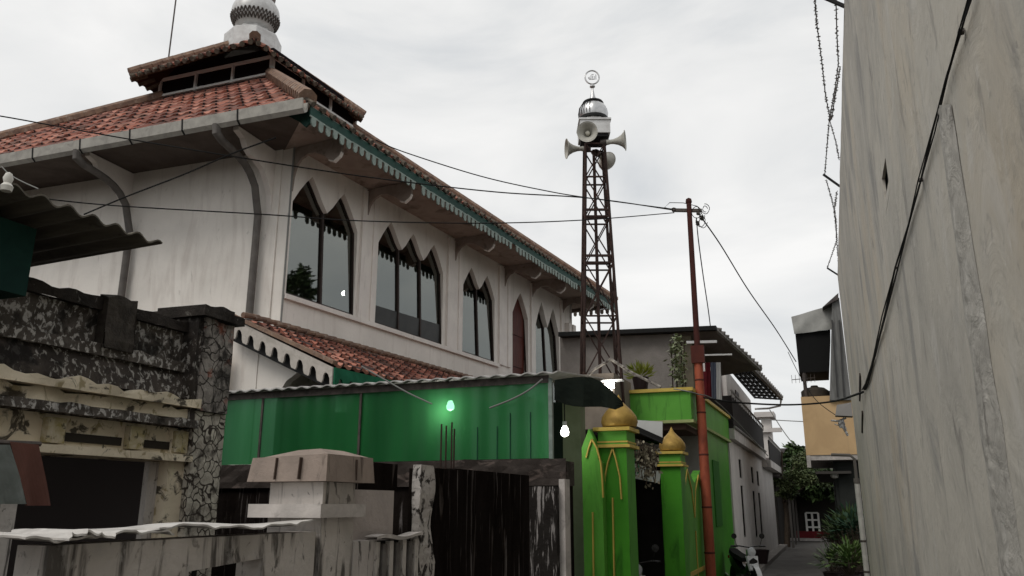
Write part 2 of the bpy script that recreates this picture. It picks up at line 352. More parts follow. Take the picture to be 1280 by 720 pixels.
# ================================================================== MOSQUE
TH = R_(5.3); C = V((-7.7, 10, 0)); A = V((math.sin(TH), math.cos(TH), 0)); Nn = V((math.cos(TH), -math.sin(TH), 0))
def ML(t, o, z): return C + A*t + Nn*o + V((0, 0, z))
FB = V((-1, -.04, 0)).normalized(); FN = V((.04, -1, 0)).normalized()   # front wall direction and outward normal
def FL(s, o, z): return C + FB*s + FN*o + V((0, 0, z))
mosque = thing('mosque', 'white two-storey mosque with red tiled tiered roof, arched upper windows and a silver dome', 'mosque', C)
def lancet(t0, t1, z0, zs, zt, n):
    """outline of n side by side lancets, counter-clockwise in (t,z)"""
    w = (t1-t0)/n; pts = [(t0, z0), (t1, z0)]
    for k in range(n-1, -1, -1):
        a, b = t0+k*w, t0+(k+1)*w; c = (a+b)/2
        za = zs + (.08 if k < n-1 else 0)
        pts += [(b, za), (b-.16*w, zs+(zt-zs)*.38), (c+.16*w, zs+(zt-zs)*.74), (c, zt), (c-.16*w, zs+(zt-zs)*.74), (a+.16*w, zs+(zt-zs)*.38)]
        if k == 0: pts += [(a, zs)]
    return pts
bays = [(.06, 1.78, 4.80, 6.34, 6.93, 2), (2.42, 4.76, 4.80, 6.34, 6.87, 3), (5.62, 7.12, 4.80, 6.30, 6.80, 2), (8.08, 8.98, 3.9, 6.2, 6.80, 1), (9.45, 11.0, 3.9, 6.15, 6.85, 2)]
outl = [lancet(*b) for b in bays]
T = .22
m = MB(); m.holed([ML(0, 0, 0), ML(12.0, 0, 0), ML(12.0, 0, 7.6), ML(0, 0, 7.6)], [[ML(t, 0, z) for t, z in o] for o in outl], -Nn*T)
build(m, 'wall', white, mosque)
m = MB(); fo = [FL(.22, 0, 0), FL(9.5, 0, 0), FL(9.5, 0, 7.6), FL(.22, 0, 7.6)]
m.prism(fo, -FN*T); build(m, 'wall', white, mosque)
m = MB(); m.prism([ML(12.0, 0, 0), ML(12.0, -9, 0), ML(12.0, -9, 7.6), ML(12.0, 0, 7.6)], -A*.2)
m.prism([ML(.2, -3.0, 3.6), ML(11.7, -3.0, 3.6), ML(11.7, -3.0, 7.5), ML(.2, -3.0, 7.5)], -Nn*.1)
build(m, 'wall', white, mosque)
m = MB(); m.prism([ML(0.05, -.25, 3.7), ML(11.8, -.25, 3.7), ML(11.8, -3, 3.7), ML(.05, -3, 3.7)], (0, 0, -.12)); build(m, 'floor_slab', concrete, mosque)
# corner pilaster, pilasters, sill band
m = MB()
for (t0, t1) in ((-.02, .0), ):
    m.box(-.0, 0, 0, 0, 0, 0) if False else None
m.M = Matrix.Translation(C) @ Matrix.Rotation(-TH, 4, 'Z')      # local x = outward, y = along
for (t0, t1) in ((1.86, 1.98), (2.20, 2.34), (4.90, 5.06), (5.36, 5.50), (7.3, 7.5), (7.75, 7.9), (9.1, 9.25), (11.1, 11.25)):
    m.box(0.002, t0, 4.78, .05, t1, 7.2)
m.box(0.002, 1.98, 4.78, .025, 2.2, 7.2); m.box(0.002, 5.06, 4.78, .025, 5.36, 7.2); m.box(0.002, 7.5, 4.78, .025, 7.75, 7.2)
m.box(0.002, 11.45, 3.0, .14, 11.62, 6.6); m.box(0.002, 11.75, 3.0, .14, 11.95, 6.6)
build_each(m, 'pilaster', whitep, mosque)
m = MB(); m.M = Matrix.Translation(C) @ Matrix.Rotation(-TH, 4, 'Z'); m.box(.002, .0, 4.70, .06, 7.3, 4.775)
build(m, 'sill', whitep, mosque)
m = MB()
m.tube([ML(-.02, .02, 4.3), ML(-.02, .02, 7.25)], .016, 6); build(m, 'cable', cableg, mosque)
# windows
for bi, (b, o) in enumerate(zip(bays, outl)):
    t0, t1, z0, zs, zt, n = b; w = (t1-t0)/n
    inn = []
    cx = (t0+t1)/2; cz = (z0+zt)/2
    m = MB()
    # frame runs along the outline
    LEAN = .045; pts = [ML(t, -.03-(z-z0)*LEAN, z) for t, z in o]   # the glazing leans back a little
    for p, q in zip(pts, pts[1:]+pts[:1]): m.bar(p, q, .03, .05)
    for k in range(1, n): m.bar(ML(t0+k*w, -.03, z0), ML(t0+k*w, -.03-(zs+.12-z0)*LEAN, zs+.12), .045, .045)
    if bi == 3:
        d = MB(); d.prism([ML(t, -.12, z) for t, z in o], -Nn*.04)
        fr = build(m, 'door_frame', frame_dk, mosque)
        dd = build(d, 'door', red_door, mosque)
        h = MB(); h.M = Matrix.Translation(C) @ Matrix.Rotation(-TH, 4, 'Z')
        for zz in (4.1, 4.9, 5.7): h.box(-.118, t0+.12, zz, -.10, t1-.12, zz+.62)
        build(h, 'panel', red_door, dd)
        continue
    fr = build(m, 'window', frame_dk, mosque)
    g = MB(); g.prism([ML(t, -.045-(z-z0)*LEAN, z) for t, z in o], -Nn*.008)
    build(g, 'pane', glass, fr)
    if bi == 1:   # opaque dark strip standing in for a roofline reflected low in the middle window
        d = MB(); d.prism([ML(t0+.02, -.04, z0+.02), ML(t1-.02, -.04, z0+.02), ML(t1-.02, -.04, z0+.42), ML(t0+.02, -.04, z0+.34)], -Nn*.012); build(d, 'reflection_strip', M('reflection_dark', (.045,.045,.042), (.03,.03,.028), 3, rough=.3), fr)
# bracket fins under the eave on the street side
prof = [(0, 7.24), (0, 6.50), (.02, 6.74), (.07, 6.92), (.16, 7.03), (.30, 7.09), (.45, 7.08), (.62, 7.0), (.74, 6.90), (.84, 6.86), (.95, 6.93), (.98, 6.99), (.98, 7.24)]
def fin(base, dirn, thick, along, sc_=1.0, name='eave_bracket'):
    m = MB(); m.prism([base + dirn*(o+.002) + V((0, 0, z)) for o, z in prof], along*thick); f = build(m, name, M('bracket_shaded_brown', (.34,.285,.25), (.26,.215,.185), 4, layers=[((.08,.06,.05), 5, (1,1,1), .55, .7, .6)]), mosque)  # the brown carries the shade under the eave
    m = MB(); pr_ = prof[8:-1]
    for (o0, z0_), (o1, z1_) in zip(pr_, pr_[1:]):
        a = base+dirn*(o0+.002)-along*.01+V((0,0,z0_-.022)); b = base+dirn*(o1+.002)-along*.01+V((0,0,z1_-.022)); m.prism([a, b, b+V((0,0,.02)), a+V((0,0,.02))], along*(thick+.02))
    build(m, 'pale_edge', whitep, f); return f
for t in (.0, 2.0, 5.2, 7.6, 9.15, 11.2): fin(ML(t, 0, 0), Nn, .045, A)
# front fins: deeper concave curve
prof2 = [(0, 7.24), (0, 6.15), (.05, 6.45), (.14, 6.64), (.28, 6.80), (.45, 6.88), (.62, 6.92), (.74, 7.0), (.82, 7.12), (.98, 7.18), (.98, 7.24)]
for s in (.34, 3.28, 6.2):
    m = MB(); m.prism([FL(s, o+.002, z) for o, z in prof2], FB*.10); build(m, 'eave_bracket', whitep, mosque)
# soffit
OV = 1.17; DZ = -.12
E0 = ML(-1.03, OV, 0); E1 = ML(12.5, OV, 0)
ZE = 7.38+DZ
EL = FL(9.0, 1.08, 0)
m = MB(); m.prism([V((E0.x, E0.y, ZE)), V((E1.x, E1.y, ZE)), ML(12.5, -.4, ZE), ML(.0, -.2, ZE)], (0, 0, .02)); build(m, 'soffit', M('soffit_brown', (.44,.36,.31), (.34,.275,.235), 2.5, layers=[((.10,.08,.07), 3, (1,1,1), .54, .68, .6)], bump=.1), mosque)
m = MB(); m.prism([V((E0.x-.002, E0.y, ZE)), ML(-.002, -.2, ZE), FL(8.6, -.2, ZE), V((EL.x, EL.y, ZE))], (0, 0, .02)); build(m, 'soffit', M('soffit_shaded', (.13,.105,.09), (.09,.072,.062), 2.5, bump=.1), mosque)  # front part of the same soffit, its deeper shade put into the colour
# ---- tiled slopes
def slope(m, a0, a1, b0, b1, tw=.27, course=.36, amp=.026, lap=.03, seg=6):
    """pantiles over the trapezoid eave a0-a1, top b0-b1 (b above a)"""
    a0, a1, b0, b1 = map(V, (a0, a1, b0, b1)); u = (a1-a0).normalized(); W = (a1-a0).length
    nrm = u.cross((b0-a0)).normalized()
    if nrm.z < 0: nrm = -nrm
    up = (nrm.cross(u)).normalized()
    if up.z < 0: up = -up
    Hh = (b0-a0).dot(up); l1 = (b0-a0).dot(u); r1 = (b1-a0).dot(u)
    nc = max(2, int(Hh/course)); du = tw/seg; i0 = int(min(0, l1)/du)-1; i1 = int(max(W, r1)/du)+1
    for j in range(nc):
        v0, v1 = j*Hh/nc, (j+1)*Hh/nc
        rows = []
        for v, k in ((v0, lap), (v1, 0)):
            f = v/Hh; l = l1*f; r = W+(r1-W)*f; row = []
            for i in range(i0, i1+1):
                x = min(max(i*du, l), r); ph = (x/tw) % 1
                h = amp*(math.sin(2*math.pi*ph)*.7 + (.5 if ph < .16 else 0))
                h += .022*noise.noise(V((math.floor(x/tw)*1.71+.3, (j if v == v0 or True else 0)*2.37, .5)))
                if v == v0: h += .006*math.sin(x*3.1+j)
                row.append((a0+u*x+up*v+nrm*(h+k), x/tw, x))
            rows.append(row)
        for i in range(len(rows[0])-1):
            p, q = rows[0][i], rows[0][i+1]; s, t = rows[1][i], rows[1][i+1]
            if abs(q[2]-p[2]) < 1e-6 and abs(t[2]-s[2]) < 1e-6: continue
            e = 1e-3
            uu = [(p[1], j+e), (max(p[1], q[1]-e), j+e), (max(p[1], q[1]-e), j+1-e), (p[1], j+1-e)]
            m.face([p[0], q[0], t[0], s[0]], uu)
            m.face([p[0]-nrm*(lap+.012), q[0]-nrm*(lap+.012), q[0], p[0]], uu)
RT = 10.12
TR = V((-9.98, 12.03, RT)); TLf = V((-12.85, 11.95, RT)); TF = V((-9.72, 14.8, RT)); TB = V((-12.8, 14.9, RT))
# slopes of the main roof: front-left hip found from its silhouette
fn = (V((EL.x, EL.y, 7.28))-V((E0.x, E0.y, 7.28))).cross(TR-V((E0.x, E0.y, 7.28)))
hp = atP(0, 176, (E0.x, E0.y, 7.28), fn)
k = (7.28-TLf.z)/(hp.z-TLf.z); ELf = TLf + (hp-TLf)*k
m = MB(); slope(m, (E0.x, E0.y, 7.30), (ELf.x, ELf.y, 7.30), TR, TLf); build(m, 'roof_slope', tilem, mosque)
m = MB(); slope(m, (E0.x, E0.y, 7.30), (E1.x, E1.y, 7.30), TR, TF, seg=4); build(m, 'roof_slope', tilem, mosque)
EB = V((-17.5, 21.5, 7.30))
m = MB(); slope(m, (E1.x, E1.y, 7.30), EB, TF, TB, seg=2); slope(m, EB, (ELf.x, ELf.y, 7.30), TB, TLf, seg=2); build(m, 'roof_slope', tilem, mosque)
# solid deck under tiles
m = MB(); lo = [V((E0.x, E0.y, 7.28)), V((E1.x, E1.y, 7.28)), V((EB.x, EB.y, 7.28)), V((ELf.x, ELf.y, 7.28))]; hi = [TR, TF, TB, TLf]
hi = [h-V((0,0,.03)) for h in hi]
for i in range(4): m.face([lo[i], lo[(i+1)%4], hi[(i+1)%4], hi[i]])
build(m, 'roof_deck', soffit, mosque)
def hipline(p, q, r0=.10, n=None):
    p, q = V(p), V(q); n = n or int((q-p).length/.22); m = MB()
    for k in range(n):
        a = p.lerp(q, k/n); b = p.lerp(q, (k+1)/n+.01); m.tube([a+V((0,0,.02)), b+V((0,0,.05))], [r0*1.08, r0*.9], 8)
    return m
build(hipline((E0.x-.05, E0.y+.03, 7.38), TR+V((0,0,.03)), .135), 'hip_cap', hipm, mosque, smooth=True)
build(hipline((ELf.x, ELf.y, 7.36), TLf+V((0,0,.03)), .12), 'hip_cap', hipm, mosque, smooth=True)
build(hipline((E1.x, E1.y, 7.36), TF+V((0,0,.03)), .12), 'hip_cap', hipm, mosque, smooth=True)
# tile edge over the street fascia
m = MB(); n = int(13.3/.24)
for k in range(n):
    p = ML(-1.0+k*.24, OV+.01, 7.30); m.tube([p + Nn*.06 + V((0,0,-.025)), p - Nn*.10 + V((0, 0, .09))], .045, 8)
build(m, 'eave_tile', oldtile, mosque, smooth=True)
# fascia with scalloped fringe on the street side
def fringe(p0, p1, z_top, hb, tooth, zlen, name1, mat1, mat2, par, nrm, th=.02, dz=0):
    p0, p1 = V(p0), V(p1); W = (p1-p0).length; u = (p1-p0)/W
    m = MB(); m.prism([p0+V((0,0,z_top)), p1+V((0,0,z_top+dz)), p1+V((0,0,z_top+dz-hb)), p0+V((0,0,z_top-hb))], nrm*th)
    f = build(m, name1, mat1, par)
    m = MB(); n = int(W/tooth); tw = W/n
    rj = random.Random(9)
    for k in range(n):
        a = k*tw; zz = z_top-hb+dz*(k/n)+rj.uniform(-.008,.006); pts = []
        if k % 23 == 17: continue
        zlen_ = zlen*rj.uniform(.86, 1.06); zlen, zk = zlen_, zlen
        for q in ((0, 0), (tw, 0), (tw, -.02), (tw*.80, -.03), (tw*.80, -zlen*.7), (tw*.68, -zlen*.93), (tw*.5, -zlen), (tw*.32, -zlen*.93), (tw*.20, -zlen*.7), (tw*.20, -.03), (0, -.02)):
            pts.append(p0+u*(a+q[0])+V((0, 0, zz+q[1]))+nrm*.004)
        m.prism(pts, nrm*th); zlen = zk
    build(m, 'fringe', mat2, f); return f
fringe(ML(-1.0, OV, 0), ML(12.5, OV, 0), 7.26, .14, .165, .17, 'fascia', greenf, palegreen, mosque, Nn)
m = MB(); m.prism([ML(-.93, .70, 7.24), ML(-.93, OV, 7.24), ML(-.93, OV, 7.06), ML(-.93, 1.05, 6.98), ML(-.93, .92, 7.1)], A*.03); build(m, 'fascia_return', greenf, mosque)
# end gable fascia at the far end
fringe(ML(12.5, OV, 0), ML(12.5, -1.2, 0), 7.26, .10, .165, .16, 'fascia', soffit, creamtrim, mosque, A)
# gutter and pipes on the front
m = MB()
g0, g1 = V((E0.x, E0.y, 0)), V((ELf.x, ELf.y, 0)); gd = (g1-g0).normalized(); gn = V((gd.y, -gd.x, 0));
if gn.y > 0: gn = -gn
sec = [(0, 7.29), (.02, 7.15), (.08, 7.10), (.14, 7.15), (.16, 7.31), (.14, 7.31), (.12, 7.18), (.08, 7.14), (.05, 7.17), (.03, 7.29)]
ps = [g0 + gn*o + V((0, 0, z)) for o, z in sec]; m.prism(ps, gd*(g1-g0).length)
gut = build(m, 'gutter', gutterm, mosque)
m = MB()
for k in range(1, 12):
    c = g0+gd*(.1+k*1.02); m.prism([c + gn*(o*1.12-.01) + V((0, 0, z-(.012 if z < 7.23 else -.01))) for o, z in sec[:5]], gd*.025)
build(m, 'joint', jointm, gut)
def pipe(px_top, s, name='downpipe'):
    a = g0 + gd*px_top + gn*.08
    p = [a+V((0,0,7.16)), a+V((0,0,7.04))]
    b = FL(s, .10, 0)
    for k in range(1, 8):
        f = k/8; q = a.lerp(b, f); q.z = 6.99-.20*f-.50*f**5; p.append(q)
    p += [V((b.x, b.y, 6.1)), V((b.x, b.y, 5.8)), V((b.x, b.y, 2.6))]
    m = MB(); m.tube(p, [.075, .07]+[.06]*(len(p)-2), 12); return build(m, name, pipem, mosque, smooth=True)
pipe(4.30, 3.12); pipe(1.55, .52)
# clerestory and upper roof
m = MB()
cl = [TR, TF, TB, TLf]; ZU = 10.80
for i in range(4):
    a, b = cl[i], cl[(i+1)%4]; m.face([a, b, V((b.x, b.y, ZU)), V((a.x, a.y, ZU))])
cle = build(m, 'clerestory', darkin, mosque)
m = MB()
for (a, b) in ((TLf, TR), (TR, TF)):
    n_ = 3; u = (b-a)/n_; on = V((.04,-1,0))*.03 if a is TLf else V((1,-.05,0))*.03
    for k in range(n_+1): m.bar(a+u*k+on+V((0,0,.02)), a+u*k+on+V((0,0,.44)), .05, .05)
    m.bar(a+on+V((0,0,.06)), b+on+V((0,0,.06)), .05, .05); m.bar(a+on+V((0,0,.45)), b+on+V((0,0,.45)), .06, .05)
build(m, 'clerestory_frame', M('frame_greygreen', (.75,.76,.74)), cle)
UA, UB, UC, UD = V((-13.05, 11.28, 10.36)), V((-9.75, 11.18, 10.42)), V((-9.45, 14.75, 10.38)), V((-13.0, 15.0, 10.4))
AP = V((-11.45, 13.1, 11.62)); ap = [AP+V((-.3,-.3,0)), AP+V((.3,-.3,0)), AP+V((.3,.3,0)), AP+V((-.3,.3,0))]
m = MB(); cs = [UA, UB, UC, UD]
m2 = MB()
for i in range(4):
    slope(m2, cs[i], cs[(i+1)%4], ap[i], ap[(i+1)%4], amp=.03, lap=.035); m.face([cs[i]-V((0,0,.04)), cs[(i+1)%4]-V((0,0,.04)), ap[(i+1)%4]-V((0,0,.04)), ap[i]-V((0,0,.04))])
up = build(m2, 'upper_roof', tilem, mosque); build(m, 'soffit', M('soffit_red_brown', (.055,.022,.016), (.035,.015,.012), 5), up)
m = MB(); 
for i in range(4):
    a, b = cs[i], cs[(i+1)%4]; n = int((b-a).length/.2)
    for k in range(n):
        p = a.lerp(b, (k+.5)/n); d = ((ap[0]+ap[2])/2-p).normalized(); m.tube([p-d*.06-V((0,0,.01)), p+d*.28+V((0,0,.01))], .055, 7)
build(m, 'eave_tile', oldtile, up, smooth=True)
for i in range(4): build(hipline(cs[i]+V((0,0,.06)), ap[i]+V((0,0,.08)), .11), 'hip_cap', hipm, up, smooth=True)
# dome on the upper roof
DX, DY = -11.55, 13.2
dome = build(MB().lathe([(.62, 11.4), (.64, 11.70), (.64, 12.02), (.60, 12.06), (.50, 12.10), (.42, 12.18), (.36, 12.26)], (DX, DY, 0), 8), 'dome', silverw, mosque)
ZD = 12.66
pf = [(.36, 12.24)]+[(.54*math.cos(R_(a)), ZD+.52*math.sin(R_(a))) for a in range(-50, 61, 8)]
build(MB().lathe(pf, (DX, DY, 0), 40, rib=.02, nr=18), 'dome_bulb', silverw, dome, smooth=True)
m = MB()
for k in range(36):
    t = k*2*math.pi/36; r = .605
    for (z0_, z1_, dt) in ((-.32, -.20, .08), (-.20, -.08, -.08)):
        rr0 = .54*math.cos(math.asin(max(-1, z0_/.52)))+.02; rr1 = .54*math.cos(math.asin(z1_/.52))+.02
        m.bar((DX+rr0*math.cos(t), DY+rr0*math.sin(t), ZD+z0_), (DX+rr1*math.cos(t+dt), DY+rr1*math.sin(t+dt), ZD+z1_), .022)
        m.bar((DX+rr0*math.cos(t), DY+rr0*math.sin(t), ZD+z0_), (DX+rr1*math.cos(t-dt), DY+rr1*math.sin(t-dt), ZD+z1_), .022)
build(m, 'lattice_band', darkmetal, dome)
m = MB().lathe([(.34, ZD+.46), (.42, ZD+.50), (.40, ZD+.60), (.28, ZD+.64), (.22, ZD+.9), (.10, ZD+1.2), (.04, ZD+1.6), (.0, ZD+1.9)], (DX, DY, 0), 20, rib=.1, nr=20); build(m, 'finial', silver, dome, smooth=True)
m = MB(); q = Z0 = atY(210, 78, 12.6); m.tube([(q.x, q.y, q.z-.9), (q.x, q.y, q.z+4)], .018, 6); build(m, 'lightning_rod', darkmetal, mosque)
# bulb and cord added behind the first window to stand for a reflected lamp
p = atP(430, 367, ML(0, -.45, 0), Nn); b_ = thing('lamp_reflection', 'white bulb added behind the first big mosque window in place of a reflected lamp', 'lamp', p+V((0,0,.05)))
build(MB().lathe([(.001, -.04), (.035, -.03), (.045, 0), (.035, .03), (.015, .05)], p, 14), 'bulb', emis('reflected_lamp_glow', (1, .99, .95), 60), b_, smooth=True)
build(MB().tube([p+V((0,0,.05)), p+V((0,0,2.3))], .006, 5), 'cord', cablem, b_)
# ---- small tiled porch roof below the windows
PY0 = -.92
def PL(o, z, t=PY0): return ML(t, o, z)
porch = thing('porch', 'small red tiled porch roof with scalloped white and green fascia under the mosque windows', 'porch', ML(0, 1, 0))
pa, pb = PL(1.80, 3.37), ML(8.4, 1.80, 3.37); ta, tb = PL(-.02, 4.22), ML(8.4, .02, 4.22)
m = MB(); slope(m, pa, pb, ta, tb, tw=.2, course=.24, amp=.025, lap=.035); build(m, 'roof', tilem, porch)
m = MB(); m.face([pa-V((0,0,.05)), pb-V((0,0,.05)), tb-V((0,0,.05)), ta-V((0,0,.05))]); build(m, 'roof_deck', soffit, porch)
build(hipline(ML(PY0+.1, .03, 4.24), ML(8.4, .04, 4.24), .04), 'ridge_cap', hipm, porch, smooth=True)
def scallop_board(p0, p1, h, tooth, mat, name, nrm, par):
    """board whose lower edge has round keyhole cut-outs"""
    p0, p1 = V(p0), V(p1); W = (p1-p0).length; u = (p1-p0)/W; n = int(W/tooth); tw = W/n
    pts = [p0.copy(), ]; low = []
    for k in range(n):
        a = k*tw
        low += [(a, -h), (a+tw*.25, -h*1.0), (a+tw*.33, -h*.86), (a+tw*.36, -h*.62), (a+tw*.45, -h*.45), (a+tw*.58, -h*.40), (a+tw*.72, -h*.45), (a+tw*.82, -h*.62), (a+tw*.85, -h*.86), (a+tw*.94, -h)]
    low.append((W, -h))
    m = MB(); m.prism([p0, p1]+[p0+u*x+V((0,0,z)) for x, z in low[::-1]], nrm*.025); return build(m, name, mat, par)
scallop_board(PL(-.25, 4.28), PL(1.83, 3.34), .27, .235, creamtrim, 'rake_board', -A, porch)
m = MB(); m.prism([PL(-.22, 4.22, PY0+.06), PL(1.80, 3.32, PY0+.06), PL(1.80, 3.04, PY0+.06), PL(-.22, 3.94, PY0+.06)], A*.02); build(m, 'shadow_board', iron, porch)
m = MB(); m.bar(PL(-.2, 4.30), PL(1.85, 3.40), .10, .05); build(m, 'verge', hipm, porch)
scallop_board(ML(PY0, 1.83, 3.34), ML(8.4, 1.83, 3.34), .34, .22, M('porch_green', (.02,.15,.08), (.012,.10,.05), 4), 'eave_board', Nn, porch)
# porch end wall with arch, wall box, pipe
m = MB()
ac = [atP(x, y, ML(-.62, 0, 0), A) for x, y in ((346, 500), (350, 489), (358, 476), (370, 467), (384, 463), (398, 467), (410, 476), (418, 487), (420, 500))]
arch = ac+[V((ac[-1].x, ac[-1].y, 1.5)), V((ac[0].x, ac[0].y, 1.5))]
m.holed([PL(-.25, 1.2, -.62), PL(1.75, 1.2, -.62), PL(1.75, 3.28, -.62), PL(-.25, 4.1, -.62)], [arch], A*.12)
build(m, 'end_wall', white, porch)
m = MB(); m.box(-8.35, 9.14, 3.05, -7.95, 9.2, 3.75); build(m, 'board', whitep, porch)
m = MB(); m.tube([(-8.38, 9.05, 1.5), (-8.38, 9.05, 3.74)], .075, 10); m.tube([(-8.38, 9.05, 3.05), (-8.38, 9.05, 3.09)], .09, 10); build(m, 'downpipe', pipem, porch, smooth=True)
m = MB(); m.box(-9.2, 9.35, 1.5, -7.55, 9.5, 4.0); build(m, 'side_wall', white, porch)

# ================================================================== LEFT: OLD HOUSE PARAPET
old = thing('old_house', 'derelict one-storey house with mould-black parapet, cream cornice and stone pilaster', 'house', (-5.3, 4, 0))
XO = -5.0
def slab(x0, x1, y0, y1, z0, z1): return MB().box(x0, y0, z0, x1, y1, z1)
def rough_box(m, x0, y0, z0, x1, y1, z1, amp=.02, step=.12, seed=0):
    """box whose +X and top faces are broken up"""
    ny = max(2, int((y1-y0)/step)); nz = max(2, int((z1-z0)/step))
    def P(i, j):
        y = y0+(y1-y0)*i/ny; z = z0+(z1-z0)*j/nz
        d = noise.noise(V((y*4+seed, z*4, seed)))*amp
        return V((x1+d, y, z + (noise.noise(V((y*5, seed, 3)))*amp*1.6 if j == nz else 0)))
    m.grid(lambda a, b: P(round(a*ny), round(b*nz)), ny, nz)
    m.face([(x0, y0, z0), (x1, y0, z0), P(0, nz), (x0, y0, z1)]); m.face([(x0, y1, z0), (x1, y1, z0), P(ny, nz), (x0, y1, z1)])
    m.grid(lambda a, b: (P(round(a*ny), nz) if b > .5 else V((x0, y0+(y1-y0)*a, z1))), ny, 1)
    m.grid(lambda a, b: (V((x1, y0+(y1-y0)*a, z0)) if b > .5 else V((x0, y0+(y1-y0)*a, z0))), ny, 1)
    return m
Y0, Y1 = 1.2, 5.28
m = MB(); rough_box(m, XO-.22, Y0, 2.72, XO, Y1, 3.02, .025, .08, 1); build(m, 'parapet', mossy, old)
m = MB(); rough_box(m, XO-.25, Y0, 3.0, XO+.05, Y1, 3.09, .03, .07, 4); build(m, 'coping', M('black_mould', (.018,.015,.013), (.04,.033,.028), 8, bump=.8, layers=[((.2,.19,.17), 16, (1,1,1), .64, .7, .6)]), old)
m = MB(); rough_box(m, XO-.22, Y0, 2.66, XO+.07, Y1, 2.74, .02, .08, 2); build(m, 'moulding', mossy, old)
m = MB(); m.prism([(XO-.2, Y0, 2.66), (XO+.03, Y0, 2.66), (XO+.10, Y0, 2.44), (XO-.2, Y0, 2.44)], (0, Y1-Y0, 0)); build(m, 'parapet_slope', M('mould_dark', (.025,.021,.018), (.07,.058,.05), 3, layers=[((.38,.36,.33), 22, (1,1,.7), .54, .60, .85), ((.012,.01,.009), 2.2, (1,1,1), .50, .58, .9)], bump=.7, bscale=12), old)
m = MB(); rough_box(m, XO-.2, Y0, 2.27, XO+.14, Y1, 2.36, .03, .1, 6); rough_box(m, XO-.2, Y0, 2.362, XO+.20, Y1, 2.43, .05, .08, 8); build(m, 'cornice', cream, old)
m = MB(); rough_box(m, XO-.2, Y0, 2.20, XO+.19, Y1, 2.265, .02, .1, 9); build(m, 'cornice', mossy, old)
m = MB(); m.box(XO-.2, Y0, 1.99, XO+.07, Y1, 2.197)
build(m, 'frieze', cream, old)
m = MB(); m.box(XO-.2, Y0, 1.93, XO+.17, Y1, 1.985); build(m, 'ledge', cream, old)
m = MB()
for y in (3.05, 4.02, 4.72, 5.18): m.box(XO+.072, y-.07, 2.0, XO+.13, y+.07, 2.17)
build_each(m, 'corbel', M('cream_lichen', (.48,.42,.32), (.30,.25,.11), 12, layers=[((.05,.04,.02), 16, (1,1,1), .56, .63, .8)], bump=.3), old)
m = MB()
for (a, b) in ((4.12, 4.62), (4.82, 5.1), (2.5, 2.95)): m.box(XO+.072, a, 2.02, XO+.085, b, 2.08)
build_each(m, 'recess_shade', M('shadow_gap', (.03,.025,.02)), old)  # raised flat plates, the shade of a recess put into their dark colour
m = MB()
m.box(XO-.05, 1.2, 0, XO+.02, 3.9, 1.95); m.box(XO-.05, 5.0, 0, XO+.0, 5.28, 1.925); m.box(XO-.05, 3.9, 0, XO+.02, 5.0, 1.0); build(m, 'wall', concrete, old)
m = MB(); m.box(-8.5, 1.2, .0, -8.4, 5.3, 2.9); m.box(-8.4, 5.25, 0, XO-.25, 5.3, 2.9); m.box(-8.4, 1.2, 2.9, XO-.25, 5.3, 2.95); build(m, 'back_room', M('old_room_wall', (.06,.05,.048)), old)
m = MB(); rough_box(m, XO, 4.33, 2.72, XO+.09, 4.62, 3.13, .04, .06, 12); build(m, 'pilaster', M('black_mould2', (.03,.025,.021), (.07,.06,.05), 9, bump=.9, bscale=20), old)
pil = MB(); rough_box(pil, XO-.35, 5.26, 2.35, XO+.18, 5.62, 3.13, .015, .08, 14); pi = build(pil, 'stone_pilaster', stone, old)
m = MB(); rough_box(m, XO-.35, 5.27, 0, XO+.16, 5.63, 2.345, .012, .08, 15); build(m, 'shaft', stonepale, pi)
m = MB(); rough_box(m, XO-.45, 5.17, 3.135, XO+.24, 5.68, 3.21, .03, .05, 16); rough_box(m, XO-.36, 5.25, 3.212, XO+.17, 5.62, 3.26, .03, .05, 17); build(m, 'capital', M('black_mould', ()), pi)
m = MB(); rough_box(m, XO-.36, 5.20, 2.2, XO+.16, 5.257, 3.13, .01, .05, 18); build(m, 'side_face', M('mould_dark', ()), pi)
m = MB(); m.box(XO-.10, 5.10, 1.2, XO+.10, 5.29, 2.18); build(m, 'jamb', cream, old)
# upper lean-to: dark green wall + corrugated asbestos awning
aw = thing('awning', 'old corrugated asbestos awning on a dark green post above the mould-black parapet', 'awning', (-6.2, 3.4, 3.06))
def corr(m, o, u, v, Lu, Lv, pitch, amp, th=.012, seg=8):
    o, u, v = V(o), V(u).normalized(), V(v).normalized(); n = u.cross(v).normalized()
    if n.z < 0: n = -n
    N_ = int(Lu/pitch*seg)
    f = lambda a, b: o+u*Lu*a+v*Lv*b+n*amp*math.sin(2*math.pi*Lu*a/pitch)
    m.grid(f, N_, 3); m.grid(lambda a, b: f(a, b)+n*th, N_, 3)
    for b in (0, 1): m.grid(lambda a, c: f(a, b)+n*th*c, N_, 1)
    for a in (0, 1): m.grid(lambda b, c: f(a, b)+n*th*c, 3, 1)
m = MB(); corr(m, (-4.40, 2.3, 3.43), (0, 1, 0), (-1, .10, .02), 1.98, 2.6,   .19, .022); build(m, 'roof_sheet', asb, aw, smooth=True)
m = MB(); m.box(-7.0, 2.2, 2.9, -4.75, 3.55, 3.36); build(m, 'wall', darkgreen, aw)
p = atX(10, 225, -4.35)
m = MB(); m.lathe([(.03, 0), (.035, .03), (.02, .05), (.028, .08), (.018, .11), (.0, .12)], p-V((0,0,.07)), 12); tag(build(m, 'insulator', M('porcelain', (.65,.63,.58), rough=.3), smooth=True), 'small white porcelain insulator sitting on the corrugated asbestos awning', 'insulator')

